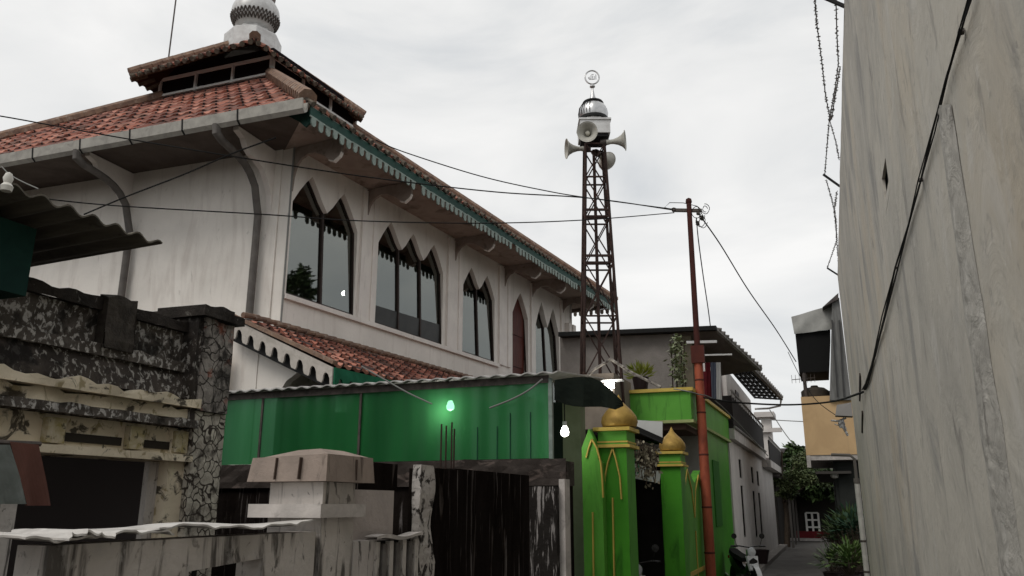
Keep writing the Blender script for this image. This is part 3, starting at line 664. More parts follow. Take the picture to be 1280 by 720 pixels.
# ---- lower left: awning cloth and ornate concrete post
def pxquad(ps, X_, th, name, mat, par=None, nx=8, sag=0.0):
    c = [atX(x, y, X_) for x, y in ps]
    m = MB(); f = lambda a, b: (c[0].lerp(c[1], a)).lerp(c[3].lerp(c[2], a), b) + V((th+sag*math.sin(a*7+b*2)*b, 0, 0))
    g = lambda a, b: f(a, b)-V((th, 0, 0)); m.grid(f, nx, nx); m.grid(g, nx, nx)
    for k in (0, 1): m.grid(lambda a, b: f(a, k).lerp(g(a, k), b), nx, 1); m.grid(lambda a, b: f(k, a).lerp(g(k, a), b), nx, 1)
    return build(m, name, mat, par)
bl = thing('sun_blind', 'hanging sun blind of pale and red-brown cloth under the cream ledge', 'blind', atX(40, 632, -3.2))
pxquad([(10, 552), (46, 556), (60, 632), (30, 632)], -3.2, .012, 'brown_cloth', M('brown_cloth', (.16,.075,.06), (.11,.055,.045), 5, rough=.9), bl, sag=.01)
pxquad([(-20, 556), (10, 556), (31, 630), (-10, 630)], -3.2, .012, 'pale_cloth', M('pale_cloth', (.24,.27,.26), (.15,.17,.16), 8, rough=.9), bl, sag=.01)
m = MB(); a0, a1 = atX(-25, 552, -3.2), atX(50, 555, -3.2); m.tube([a0, a1], .012, 6); build(m, 'rod', darkmetal, bl)
op = thing('concrete_post', 'ornate grey cast concrete post standing at the left end of the low wall', 'post', (-2.05, 1.33, 0))
q = atX(36, 640, -2.0)
m = MB(); m.box(-2.10, 1.18, 0, -1.98, 1.47, 1.62); build(m, 'shaft', concrete, op)
m = MB(); m.box(-1.978, 1.43, 0, -1.955, 1.46, 1.60); m.box(-1.978, 1.19, 0, -1.955, 1.22, 1.60); m.lathe([(.0, -.02), (.05, 0), (.03, .02), (.02, .03), (0, .03)], (-1.97, 1.33, 1.5), 14, M=Matrix.Rotation(R_(90), 4, 'Y')); m.box(-1.978, 1.27, 1.0, -1.96, 1.38, 1.42); build(m, 'ornament', M('grey_cast', (.22,.21,.2), (.15,.14,.135), 8, bump=.4), op)

# ---- low front wall with loose sheets on top
lw = thing('low_wall', 'low stained concrete front wall with an opening and loose pale sheets on top', 'wall', (-2.1, 2.1, 0))
m = MB(); m.holed([(-2.0, 1.68, 0), (-2.0, 2.93, 0), (-2.0, 2.93, 1.49), (-2.0, 1.68, 1.49)], [[(-2.0, 2.22, 1.1), (-2.0, 2.60, 1.1), (-2.0, 2.60, 1.405), (-2.0, 2.22, 1.385)]], (-.12, 0, 0))
build(m, 'wall_body', concrete, lw)
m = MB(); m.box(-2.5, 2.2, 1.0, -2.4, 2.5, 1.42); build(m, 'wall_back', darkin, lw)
m = MB(); m.box(-2.06, 2.30, 1.1, -2.05, 2.315, 1.40); m.box(-2.06, 2.22, 1.34, -2.05, 2.42, 1.355); build(m, 'grille', iron, lw)
rs = random.Random(3)
for k, (ya, yb, xo) in enumerate(((1.58, 2.12, .02), (1.68, 1.86, .05), (2.02, 2.86, .03))):
    m = MB()
    f = lambda a, b: V((-2.3+(.30+xo)*b+.012*math.sin(a*23+k), ya+(yb-ya)*a+.02*math.sin(b*9), 1.515+.006*k+.007*math.sin(a*7+b*3+k*2)+.005*math.sin(a*23+k*5)*b+.002*math.sin(a*57)*b))
    m.grid(f, 48, 8); m.grid(lambda a, b: f(a, b)-V((0, 0, .006)), 48, 8)
    for kk in (0, 1): m.grid(lambda a, b: f(a, kk)-V((0, 0, .006*b)), 48, 1); m.grid(lambda a, b: f(kk, a)-V((0, 0, .006*b)), 8, 1)
    tag(build(m, 'loose_sheet', sheetm, smooth=True), ['long crumpled pale sheet on the left of the low wall top', 'short bent pale sheet lapping over the long sheet at the far left', 'pale sheet on the low wall top next to the gate pillar'][k], 'sheet', 'loose sheets on the low wall')
# ---- gate pillar with brick-like cap
gp = thing('gate_pillar', 'grey concrete gate pillar with wide brown slab cap and pale ledge', 'pillar', (-2.15, 2.9, 0))
m = MB(); m.box(-2.26, 2.95, 0, -1.99, 3.20, 1.69); build(m, 'shaft', concrete, gp)
m = MB(); m.box(-2.32, 2.89, 1.545, -1.955, 3.24, 1.60); build(m, 'ledge', ledgem, gp)
m = MB(); z0_, z1_ = 1.692, 1.80
P0 = [(-2.33, 2.88), (-1.945, 2.90), (-1.945, 3.29), (-2.33, 3.28)]
bt = [V((x, y, z0_)) for x, y in P0]; tp = [V((x+(.012 if x < -2.2 else -.008), y+(.012 if y < 3 else -.01), z1_-.008+(.012 if x > -2 else 0))) for x, y in P0]
m.hexa(bt+tp); m.hexa([tp[0]+V((.03,.02,.001)), tp[1]+V((-.01,.02,.001)), tp[2]+V((-.01,-.02,.001)), tp[3]+V((.02,-.02,.001)), V((-2.14, 2.97, 1.826)), V((-2.03, 2.97, 1.830)), V((-2.03, 3.15, 1.83)), V((-2.14, 3.15, 1.826))])
cp = build(m, 'cap', brickcap, gp)
m = MB()
for x in (-2.19, -2.07): m.prism([(x-.002, 2.875, 1.70), (x+.002, 2.875, 1.70), (x+.001, 2.885, 1.79), (x-.003, 2.885, 1.79)], (0, .03, 0))
for y in (3.13,): m.box(-1.95, y-.0015, 1.70, -1.940, y+.0015, 1.79)
build_each(m, 'crack', M('crack_brown', (.07,.05,.04)), cp)
m = MB(); m.box(-2.12, 3.202, 0, -1.985, 3.40, 1.44); build(m, 'flank', M('concrete_plain', (.50,.465,.44), (.40,.37,.35), 2, layers=[((.035,.03,.028), 9, (3,3,.4), .56, .62, .8)], bump=.3), gp)
# block panel
bp = MB(); bp.box(-2.16, 3.24, 0, -2.06, 3.68, 1.665); tag(build(bp, 'concrete_slab', M('concrete_pink', (.45,.40,.375), (.37,.33,.31), 4, layers=[((.04,.03,.028), 6, (4,4,.4), .62, .68, .8)], bump=.3)), 'plain pinkish grey concrete panel between the gate pillar and the bar fence', 'panel')
m = MB(); m.box(-2.3, 3.05, 1.667, -2.1, 3.78, 1.80); tag(build(m, 'brick_beam', blackwall), 'short sooty brick beam lying behind the capped gate pillar', 'beam')
# bar fence with pale top plate
bf = thing('bar_fence', 'short fence of grey and dark upright slats under a pale warped plate', 'fence', (-2.0, 3.6, 0))
m = MB(); m.grid(lambda a, b: V((-2.03+.07*b, 3.36+.46*a, 1.455+.008*math.sin(a*8))), 16, 2); m.grid(lambda a, b: V((-2.03+.07*b, 3.36+.46*a, 1.440+.008*math.sin(a*8+.4))), 16, 2); m.grid(lambda a, b: V((-1.96, 3.36+.46*a, 1.440+.015*b+.008*math.sin(a*8+.4*(1-b)))), 16, 1)
build(m, 'top_plate', ledgem, bf)
for k in range(7):
    y = 3.38+k*.064; m = MB(); m.box(-2.0, y, 0, -1.975, y+.036, 1.43-.01*(k%2)); build(m, 'slat', [concrete, M('slat_grey', (.17,.16,.15), (.1,.09,.085), 9)][k%2], bf)
m = MB(); m.box(-2.06, 3.36, 0, -2.04, 3.82, 1.43); build(m, 'backing', M('black_back', (.015,.012,.011)), bf)
# spotted post
m = MB()
def post_fn(x0, x1, y0, y1, z0, z1, amp, seed):
    n_ = 40
    def ring(j):
        z = z0+(z1-z0)*j/n_; w = amp*noise.noise(V((seed, 0, z*5))); w2 = amp*noise.noise(V((seed+4, 0, z*6))); g = .035*(1-j/n_) + (.02 if z < 1.35 else 0)
        return [V((x0-w, y0+w-g, z)), V((x1+w2, y0+w2-g, z)), V((x1+w, y1+w+g, z)), V((x0, y1+w2+g, z))]
    for j in range(n_):
        a, b = ring(j), ring(j+1)
        for i in range(4): m.face([a[i], a[(i+1)%4], b[(i+1)%4], b[i]])
    m.face(ring(n_)); m.face(ring(0))
post_fn(-2.04, -1.99, 3.84, 3.98, 0, 1.80, .02, 2)
tag(build(m, 'peeling_post', postwhite), 'upright white post with black mould spots in front of the black wall', 'post')
# black stained wall (faces the camera) and its beam
bw = thing('black_wall', 'tall soot-black stained wall with pale drips below the green screen', 'wall', (-4, 6.7, 0))
m = MB(); m.grid(lambda a, b: V((-7.2+5.12*a, 6.70+.012*noise.noise(V((a*30, b*8, 2))), 1.75*b)), 50, 14); m.box(-7.2, 6.715, 0, -2.08, 6.85, 1.75); build(m, 'wall_body', blackwall, bw)
m = MB(); m.grid(lambda a, b: V((-7.2+5.12*a, 6.66+.02*noise.noise(V((a*30, b*3, 5))), 1.752+b*(.225+.015*noise.noise(V((a*25, 0, 1)))))), 60, 4); m.box(-7.2, 6.685, 1.752, -2.08, 6.9, 1.955)
build(m, 'beam', M('black_beam', (.03,.024,.021), (.055,.045,.04), 4, layers=[((.16,.125,.11), 5, (1,1,2), .58, .70, .8)], bump=.6, bscale=14), bw)
m = MB(); m.box(-2.45, 6.45, 0, -2.10, 6.65, 1.74); build(m, 'pier', M('black_streaked', (.010,.008,.007), (.02,.017,.015), 3, layers=[((.30,.28,.27), 6, (7,7,.7), .56, .62, .9)], bump=.5), bw)
m = MB(); m.box(-2.10, 6.52, 0, -2.05, 6.66, 1.80); build(m, 'edge_strip', ledgem, bw)
# a thinner streaked pier close to the spotted post
m = MB(); m.box(-2.16, 4.02, 0, -2.0, 4.32, 1.79); m.box(-2.16, 4.34, 0, -2.03, 5.6, 1.80)
tag(build(m, 'sooty_panel', blackwall), 'sooty black panel with pale vertical drips right of the spotted white post', 'panel')
for k, (x, y0_, y1_) in enumerate(((552, 530, 582), (558, 532, 582), (565, 528, 575), (568, 536, 582))):
    a, b = atX(x, y0_, -2.08), atX(x+.5, y1_, -2.08); b.z = 1.6; b.y = a.y; m = MB(); m.tube([b, a], .005, 6)
    tag(build(m, 'rebar_rod', rustm), ['leftmost of the four thin steel rods sticking up from the sooty panel', 'second from left of the four thin steel rods', 'tallest of the four thin steel rods above the sooty panel', 'rightmost of the four thin steel rods above the sooty panel'][k], 'steel rod', 'steel rods rising from the sooty panel')

# ================================================================== GREEN SCREEN AND CANOPY
gs = thing('green_canopy', 'shed with translucent green fibreglass screen and pale corrugated roof edge', 'canopy', (-4.1, 7.2, 0))
YS = 7.0; xl, xr = -6.05, -2.33
m = MB(); m.grid(lambda a, b: V((xl+(xr-xl)*a, YS+.003*math.sin(a*3.1416*40), 2.0+.73*b)), 200, 1); build(m, 'screen', fibre, gs, smooth=True)
m = MB()
for x in (xl, xl+.52, xl+1.72): m.box(x-.012, YS-.02, 1.97, x+.012, YS-.006, 2.74)
m.box(xl, YS-.03, 1.955, xr, YS-.021, 1.995); m.box(xl, YS-.03, 2.68, xr, YS-.021, 2.75); build(m, 'frame', darkmetal, gs)
m = MB(); m.box(xl-.04, YS-.03, 1.96, xl-.015, YS+.01, 2.74); m.box(xl-.04, YS-.03, 1.955, xl+.6, YS-.005, 1.985); m.box(xr-.005, YS-.03, 1.98, xr+.03, YS+.01, 2.72); build_each(m, 'pale_trim', palegreen, gs)
m = MB()
for x in (-3.05, -2.85, -2.72, -2.52): m.box(x, YS-.012, 1.98, x+.007, YS-.008, 2.3 if x < -2.8 else 2.42)
build_each(m, 'seam', darkgreen, gs)
m = MB(); corr(m, (-6.12, 6.90, 2.755), (1, 0, .0), (0, 1, .10), 3.9, 1.7, .155, .010, .012, 8); build(m, 'roof_sheet', roofwave, gs, smooth=True)
# back wall of the shed and grey-green column
m = MB(); m.box(-6.3, 8.55, 0, -2.5, 8.65, 2.7); build(m, 'back_wall', M('shed_back', (.02,.035,.025), (.015,.025,.02), 2), gs)
m = MB(); m.box(-2.62, 8.30, 0, -2.42, 8.48, 2.7); build(m, 'column', M('column_grey_green', (.20,.23,.15), (.14,.17,.10), 3), gs)
m = MB(); tp_x = ((693, 475, 500), (705, 473, 505), (718, 471.5, 508), (730, 471, 509), (740, 472, 508), (750, 476, 508), (760, 484, 510), (769, 493, 512), (778, 502, 507))
for dy in (0, .012): m.grid(lambda a, b: atY(tp_x[round(a*8)][0], tp_x[round(a*8)][1]+(tp_x[round(a*8)][2]-tp_x[round(a*8)][1])*b, 6.90)+V((0, .03*math.sin(a*14)*b+dy, 0)), 8, 4)
build(m, 'tarp', tarp, gs)  # tarp, widened at lower left to stand in for darkness under the roof edge
for (px, py, Yp, lab, e) in ((563, 508, 7.14, 'round bulb shining through the green fibreglass screen', 3.2), (706, 540, 7.45, 'bare white bulb under the dark tarp beside the green screen', 2.0)):
    p = atY(px, py, Yp); t = thing('bulb_lamp', lab, 'lamp', p+V((0,0,.1)), 'bare bulbs under the canopy')
    build(MB().lathe([(.001, -.045), (.035, -.03), (.04, 0), (.03, .035), (.018, .055)], p, 14), 'bulb', glow, t, smooth=True)
    build(MB().lathe([(.022, .055), (.022, .10)], p, 10), 'socket', whitepl, t); build(MB().tube([p+V((0,0,.1)), V((p.x, p.y, 2.75))], .006, 5), 'cord', cablem, t)
    point(p-V((0,0,0)) + V((0, .0, -.07)), e)

# ================================================================== GATE PILLARS WITH GOLD DOMES
onion = [(.06, 0), (.17, .015), (.185, .06), (.175, .11), (.13, .17), (.075, .22), (.035, .26), (.012, .31), (.0, .33)]
def arch_line(m, pts, w, nrm, th=.012):
    for p, q in zip(pts, pts[1:]): m.bar(V(p)+nrm*.004, V(q)+nrm*.004, th*1.6, w) if False else m.bar(V(p)+nrm*.006, V(q)+nrm*.006, .014, w) if abs(nrm.x) > .5 else m.bar(V(p)+nrm*.006, V(q)+nrm*.006, w, .014)
def gate_pillar(x0, x1, y0, y1, ztop, label, dome_c, ds):
    t = thing('gate_pillar', label, 'pillar', ((x0+x1)/2, (y0+y1)/2, 0), 'green gate pillars with gold domes')
    build(MB().box(x0, y0, 0, x1, y1, ztop-.20), 'shaft', greend, t)
    m = MB(); 
    for (z, d, h) in ((ztop-.198, .045, .03), (ztop-.035, .05, .035)): m.box(x0-d, y0-d, z, x1+d, y1+d, z+h)
    m.box(x0-.02, y0-.02, ztop-.150, x1+.02, y1+.02, ztop-.135)
    build(m, 'band', yellow, t)
    build(MB().box(x0-.015, y0-.015, ztop-.166, x1+.015, y1+.015, ztop-.151).box(x0-.01, y0-.01, ztop-.133, x1+.01, y1+.01, ztop-.037), 'capital', green, t)
    build(MB().lathe([(r*ds, z*ds*1.05) for r, z in onion], (dome_c[0], dome_c[1], ztop+.001), 28), 'dome', gold, t, smooth=True)
    return t
g1 = gate_pillar(-2.10, -1.83, 7.85, 8.2, 2.335, 'nearer green gate pillar with yellow lines and a bronze-gold onion dome', (-1.93, 8.02), 1.0)
g2 = gate_pillar(-2.11, -1.84, 11.0, 11.36, 2.285, 'farther green gate pillar topped with a bright gold onion dome', (-1.96, 11.15), .98)
def face_lines(poly, Yp, par, w=.02, name='yellow_line', mat=yellow):
    m = MB()
    for line in poly:
        pts = [atY(x, y, Yp-.006) for x, y in line]
        for p, q in zip(pts, pts[1:]): m.bar(p, q, w, .012)
    return build(m, name, mat, par)
# arch motif on the near face of pillar one and its wing
wg = thing('gate_wing', 'green wing panel with yellow pointed arch lines left of the nearer gate pillar', 'gate panel', (-2.25, 7.75, 0))
tw_ = [(727, 560), (731, 549), (736, 536), (742, 548), (748, 575), (752, 578)]
m = MB(); pts = [atY(x, y, 7.72) for x, y in tw_]; lo_ = [V((pts[-1].x, 7.72, 0)), V((pts[0].x, 7.72, 0))]
m.prism([lo_[1], lo_[0]]+pts[::-1], (0, .12, 0)); build(m, 'panel', green, wg)
face_lines([[(733, 572), (736, 560), (740, 549), (746, 560), (751, 578), (753, 600), (754, 622)], [(741, 640), (743, 760)]], 7.72, wg, .034)
face_lines([[(755, 622), (756, 598), (760, 578), (766, 560), (770, 574), (775, 596), (777, 624)], [(766, 622), (769, 770)]], 7.845, g1, .034)
# second wing faces the street
w2 = thing('gate_wing', 'green wing panel with yellow lines between the farther gate pillar and the red pole', 'gate panel', (-2.0, 12.6, 0))
m = MB(); zt = 2.12
m.prism([(-2.0, 11.38, 0), (-2.0, 14.4, 0), (-2.0, 14.4, 1.92), (-2.0, 13.9, 2.14), (-2.0, 13.2, 1.92), (-2.0, 12.5, 2.16), (-2.0, 11.9, 1.92), (-2.0, 11.38, 2.15)], (-.12, 0, 0)); build(m, 'panel', green, w2)
m = MB()
def xl_(line, w=.03):
    for p, q in zip(line, line[1:]): m.bar((-1.99, *p), (-1.99, *q), .014, w)
xl_([(11.45, 2.12), (11.8, 1.8), (12.0, 1.4)]); xl_([(12.0, 1.4), (12.15, 1.8), (12.5, 2.10), (12.85, 1.8), (13.0, 1.4)]); xl_([(13.0, 1.4), (13.2, 1.8), (13.6, 2.05), (13.95, 1.8), (14.2, 1.4)])
xl_([(12.0, 1.4), (12.0, .1)], .04); xl_([(13.0, 1.2), (13.0, .1)]); xl_([(11.5, .62), (14.3, .62)], .06); build(m, 'yellow_line', yellow, w2)
# items in the gateway: white awning sheet, dark beam, dangling dry vines, board
m = MB(); c_ = [atY(782, 524, 9.6), atY(827, 526, 9.6), atY(829, 550, 9.6), atY(790, 536, 9.6)]
c_ = [atY(779, 524, 9.6), atY(828, 527, 9.6), atY(828, 553, 9.6), atY(782, 534, 9.6)]
m.prism(c_, (0, .02, 0)); bd = tag(build(m, 'white_board', M('board_white', (.55,.56,.55), (.48,.49,.48), 5, rough=.5)), 'plain white board with slanting lower edge above the gateway', 'board')
m = MB(); m.bar(atY(790, 534, 9.5), atY(828, 551, 9.5), .05, .07); m.tube([atY(790, 537, 9.48), atY(828, 554, 9.48)], .012, 6); tag(build(m, 'slanting_beam', iron), 'black beam slanting down between the two gold domes', 'beam')
def vines(name, label, cx, cy, Yp, w, h, n, mat, seed, cat='plant'):
    r = random.Random(seed); t = thing(name, label, cat, atY(cx, cy, Yp)); m = MB(); s = MB()
    for k in range(n):
        a = atY(cx+r.uniform(-w, w)/1.0, cy+r.uniform(-h, -h*.6), Yp+r.uniform(-.1, .1)); l = r.uniform(.15, .45)
        s.tube([a, a+V((r.uniform(-.05,.05), 0, -l*.5)), a+V((r.uniform(-.08,.08), 0, -l))], .006, 4)
        for j in range(10):
            p = a+V((r.uniform(-.05,.05), r.uniform(-.04,.04), -l*r.random()*1.1)); m.leaf(p, (r.uniform(-1,1), r.uniform(-1,.3), r.uniform(-1,.2)), (r.uniform(-1,1), 1, .3), r.uniform(.04,.08), .03)
    build(m, 'leaf_cluster', mat, t); build(s, 'stem', bark, t); return t
vines('hanging_plant', 'tangle of dry creeper hanging under the slanting black beam', 806, 575, 9.4, 13, 26, 20, M('dry_leaf', (.30,.27,.20), (.10,.09,.06), 14), 5)
m = MB(); m.prism([atY(789, 578, 9.9), atY(826, 590, 9.9), atY(824, 604, 9.9), atY(788, 597, 9.9)], (0, .02, 0)); tag(build(m, 'pale_banner', M('banner', (.42,.45,.42), (.33,.36,.33), 7)), 'pale blank banner strung across the gateway below the creeper', 'banner')
fw = thing('gateway_frame', 'green steel frame bars beside the dry creeper in the gateway', 'frame', atY(797, 590, 9.7))
m = MB(); m.bar(atY(797, 560, 9.7), atY(798, 592, 9.7), .03); build(m, 'upright', M('frame_green', (.02,.10,.05)), fw)
m = MB(); m.bar(atY(786, 574, 9.7), atY(798, 574, 9.7), .04); m.bar(atY(786, 586, 9.7), atY(798, 586, 9.7), .03); build_each(m, 'crossbar', M('frame_green', ()), fw)
# dim passage behind the gate
pw = thing('passage_wall', 'dark wall of the passage seen through the gateway', 'wall', (-3.6, 12.6, 0))
m = MB(); m.box(-5.5, 12.7, 0, -2.35, 12.8, 2.5); m.box(-5.5, 8.9, 2.35, -2.3, 12.7, 2.42); build(m, 'wall_body', M('passage_dark', (.035,.032,.028), (.025,.022,.02), 2), pw)
m = MB(); m.box(-2.34, 12.3, 0, -2.22, 12.68, 2.5); build(m, 'door_jamb', M('jamb_bluegreen', (.10,.13,.11), (.05,.07,.06), 9), pw)

# ================================================================== RED POLE
pl = thing('utility_pole', 'tall red-brown steel utility pole in front of the green house', 'utility pole', (-1.9, 13.6, 0))
pb_, pt_ = V((-1.88, 13.55, 0)), atX(861, 254, -1.95)
mid = pb_.lerp(pt_, .60)
m = MB(); m.tube([pb_, pb_.lerp(pt_, .3), mid], [.084, .08, .073], 16); build(m, 'lower_tube', redpole, pl, smooth=True)
m = MB(); m.tube([mid-V((0,0,.02)), pt_], [.052, .045], 14); m.lathe([(.05, 0), (.06, .02), (.05, .08), (.0, .11)], pt_, 12); build(m, 'upper_tube', M('dark_red_paint', (.07,.022,.018), (.045,.018,.015), 6), pl, smooth=True)
m = MB()
for f in (.12, .22, .34, .44, .52, .60):
    c0 = pb_.lerp(pt_, f); m.lathe([(.086-.02*f, 0), (.093-.02*f, .01), (.086-.02*f, .03)], c0, 16)
c0 = mid; m.box(c0.x-.10, c0.y-.12, c0.z-.25, c0.x+.12, c0.y-.02, c0.z+.05); build_each(m, 'clamp', M('clamp_red', (.10,.03,.022), (.07,.022,.018), 8), pl)
m = MB(); m.bar(pt_+V((-.28, 0, -.10)), pt_+V((.22, .05, -.16)), .05, .06); build(m, 'crossarm', darkmetal, pl)
m = MB()
for (dx, dz) in ((-.28, -.10), (.16, -.22), (.22, -.32), (.14, -.42)): m.lathe([(.02, -.04), (.04, -.02), (.03, .0), (.04, .03), (.0, .05)], pt_+V((dx, -.02, dz)), 10)
build_each(m, 'insulator', darkmetal, pl)
m = MB(); r = random.Random(2)
for k in range(6):
    c0 = pt_+V((.2+r.uniform(-.08,.1), -.05, -.35+r.uniform(-.2,.2))); rad = r.uniform(.05,.13)
    m.tube([c0+V((rad*math.cos(t)*.8, .02*math.sin(3*t), rad*math.sin(t))) for t in [k*.6+j*.5 for j in range(11)]], .007, 5)
m.tube([pt_+V((-.28, 0, -.10)), pt_+V((-.45,0,-.02)), pt_+V((-.35,0,.06)), pt_+V((-.1,0,.02)), pt_+V((.15,0,-.08)), pt_+V((.25,0,-.3))], .007, 5)
build(m, 'loose_wire', cablem, pl)

# ================================================================== MINARET (lattice tower)
tw = thing('minaret', 'slim rusty lattice tower minaret with white crown box and small silver dome', 'minaret', (-3.42, 13.0, 0))
TC = V((-3.42, 13.0, 0)); RZ = R_(21)
def half(z): return max(.175, .445-.0345*z)
def leg(k, z):
    a = RZ+math.pi/4+k*math.pi/2; h = 1.33*half(z)*math.sqrt(2); return TC+V((h*math.cos(a)*.5*2*.72, h*math.sin(a)*.72, z))
ZT = 7.85
for k in range(4):
    m = MB(); m.bar(leg(k, 0), leg(k, ZT), .036, .036); build(m, 'leg', rustm, tw)
levels = [.1, 1.3, 2.5, 3.6, 4.65, 5.6, 6.45, 7.2, ZT]
for z in levels:
    m = MB()
    for k in range(4): m.bar(leg(k, z), leg((k+1)%4, z), .022, .028)
    if z in (5.6, 6.45):
        for k in range(4): m.bar(leg(k, z+.12), leg((k+1)%4, z+.12), .03, .04)
    build(m, 'ring', rustm, tw)
m = MB()
for za, zb in zip(levels, levels[1:]):
    if zb-za < .4: continue
    for k in range(4):
        m.bar(leg(k, za), leg((k+1)%4, zb), .02, .02)
        m.bar(leg((k+1)%4, za), leg(k, zb), .02, .02)
build(m, 'brace', rustm, tw)
m = MB(); 
build(MB().box(-3.45, 12.97, 3.3, -3.40, 13.0, 7.8), 'cable_conduit', rustm, tw)
zc = 8.02
bx = MB(Matrix.Translation(TC) @ Matrix.Rotation(RZ, 4, 'Z')); bx.box(-.27, -.27, zc, .27, .27, zc+.27); bx.box(-.29, -.29, zc+.25, .29, .29, zc+.285); build(bx, 'crown_box', silverw, tw)
bx = MB(Matrix.Translation(TC) @ Matrix.Rotation(RZ, 4, 'Z')); bx.box(-.24, -.24, zc-.06, .24, .24, zc-.002); build(bx, 'box_underside', iron, tw)
pd = build(MB().lathe([(.19, zc+.286), (.225, zc+.33), (.255, zc+.42), (.262, zc+.50), (.245, zc+.59), (.20, zc+.66), (.17, zc+.68)], TC, 32, rib=.05, nr=20), 'dome', silver, tw, smooth=True)
build(MB().lathe([(.23, zc+.335), (.265, zc+.35), (.268, zc+.40), (.25, zc+.41)], TC, 28), 'dark_band', M('band_dark', (.02,.02,.02), rough=.4), pd)
m = MB()
for k in range(9):
    t = RZ+R_(150)+k*.22
    m.tube([TC+V((.262*math.cos(t)*s, .262*math.sin(t)*s, zc+z)) for s, z in ((1.0, .42), (1.03, .50), (.97, .59), (.79, .67))], .009, 5)
build(m, 'dark_rib', M('band_dark', ()), pd)
build(MB().lathe([(.17, zc+.67), (.20, zc+.70), (.185, zc+.73), (.12, zc+.745), (.10, zc+.77)], TC, 20), 'collar', iron, pd)
m = MB().lathe([(.075, zc+.77), (.045, zc+.86), (.022, zc+.98), (.018, zc+1.02), (.05, zc+1.05), (.05, zc+1.07), (.012, zc+1.11)], TC, 16); build(m, 'finial', silver, pd, smooth=True)
m = MB(); cc = TC+V((0, 0, zc+1.25)); rt = _R
m.tube([cc+rt*.13*math.cos(t)+V((0,0,.14*math.sin(t))) for t in [k*2*math.pi/24 for k in range(25)]], .014, 6)
def arab(pts, w=.010): m.tube([cc+rt*x*.01+V((0,0,z*.01)) for x, z in pts], w, 5)
arab([(7,6),(7,-4)]); arab([(4,2),(4,-4),(1,-4),(1,3)]); arab([(1,-4),(-2,-4),(-2,4)]); arab([(-2,-4),(-5,-4),(-7,-1),(-5,1),(-4,-3)]); arab([(-1,6),(0,5),(1,6.5),(2,5),(3,6.5)], .007)
build(m, 'emblem_ring', silver, pd, smooth=True)
# two splayed bent pipes in front of the tower base
m = MB(); m.tube([atY(764, 449, 12.2), atY(742, 462, 12.1), atY(724, 482, 12.0), atY(723, 500, 12.0)], .022, 8); m2 = MB(); m2.tube([atY(762, 448, 12.15), atY(790, 466, 12.15), atY(826, 484, 12.15)], .022, 8)
pst = M('striped_pipe', (.40,.37,.33), (.06,.05,.045), 14)
tag(build(m, 'bent_pipe', pst), 'mottled pipe bending down to the left in front of the minaret base', 'pipe', 'pipes crossed before the minaret'); tag(build(m2, 'bent_pipe', pst), 'mottled pipe sloping down to the right onto the green parapet', 'pipe', 'pipes crossed before the minaret')
tb = MB(); p = atY(768, 480, 12.9); tb.box(-3.75, 12.4, 0, -3.05, 13.6, 3.62); tag(build(tb, 'tower_plinth', M('plinth', (.20,.17,.14), (.14,.12,.10), 3)), 'tan masonry plinth carrying the lattice minaret', 'plinth')
# loudspeakers on the tower
def horn(loc, direction, label):
    d = V(direction).normalized(); q = V((0, 0, 1)).rotation_difference(d).to_matrix().to_4x4()
    t = thing('loudspeaker', label, 'loudspeaker', loc, 'horn loudspeakers on the minaret')
    outer = [(.035, -.20), (.05, -.16), (.05, -.10), (.04, -.06), (.045, .0), (.07, .08), (.11, .15), (.16, .20), (.185, .20), (.185, .21), (.172, .205), (.10, .14), (.06, .07), (.03, .0)]
    build(MB().lathe(outer, loc, 24, M=q), 'horn', hornm, t, smooth=True)
    build(MB().lathe([(.03, .0), (.045, .03), (.045, .10), (.03, .13), (.0, .14)], loc, 14, M=q), 'reflex_cone', M('horn_pale', (.60,.58,.50)), t, smooth=True)
    build(MB().lathe([(.0, -.24), (.06, -.235), (.065, -.20), (.065, -.14), (.045, -.12)], loc, 14, M=q), 'driver', darkmetal, t, smooth=True)
    return t
vf = (CAM-V((-3.45, 13, 7.9))).normalized()
horn(atY(735, 168, 12.68), (vf.x*1-.05, vf.y, vf.z*.45), 'white horn loudspeaker facing the viewer under the crown box')
horn(atY(722, 186, 12.95), (-_R*1.0+V((0,-.12,-.05))), 'white horn loudspeaker pointing left from the tower')
horn(atY(767, 177, 12.95), (_R*1.0+V((0,-.25,.0))), 'white horn loudspeaker pointing right from the tower')
horn(atY(752, 196, 13.45), (.25, 1, -.05), 'horn loudspeaker at the back of the tower, pointing away and partly hidden')
# ================================================================== GREEN HOUSE
gh = thing('green_house', 'bright green house with yellow-edged first-floor parapet behind the gate', 'house', (-3.3, 15, 0))
YG = 13.5; XG = -2.03
# parapet: front part faces camera, then runs along the street
def parapet(z0, z1, off, name, mat, par):
    m = MB(); o = off
    m.box(-3.9, YG-o, z0, XG+o, YG+.12, z1)
    m.prism([(XG-.12, YG+.121, z0), (XG+o, YG+.121, z0), (XG+o+.06, 18.4, z0), (XG-.06, 18.4, z0)], (0, 0, z1-z0))
    return build(m, name, mat, par)
parapet(2.95, 3.42, 0, 'parapet', green, gh)
parapet(3.422, 3.48, .05, 'parapet_cap', yellow, gh)
parapet(2.90, 2.948, .035, 'parapet_trim', M('trim_pale_yellow', (.36,.40,.18), (.28,.32,.14), 5), gh)
m = MB(); m.box(-3.9, YG+.13, 2.80, XG-.13, 18.4, 2.90); build(m, 'slab', M('slab_brown', (.10,.06,.05)), gh)
m = MB(); m.box(-3.6, 16.0, 0, -2.3, 16.1, 2.80); m.box(XG-.10, 15.0, 0, XG+.01, 18.42, 2.9); m.box(-3.9, 14.7, 0, -3.8, 16, 2.8)
build(m, 'wall', greend, gh)
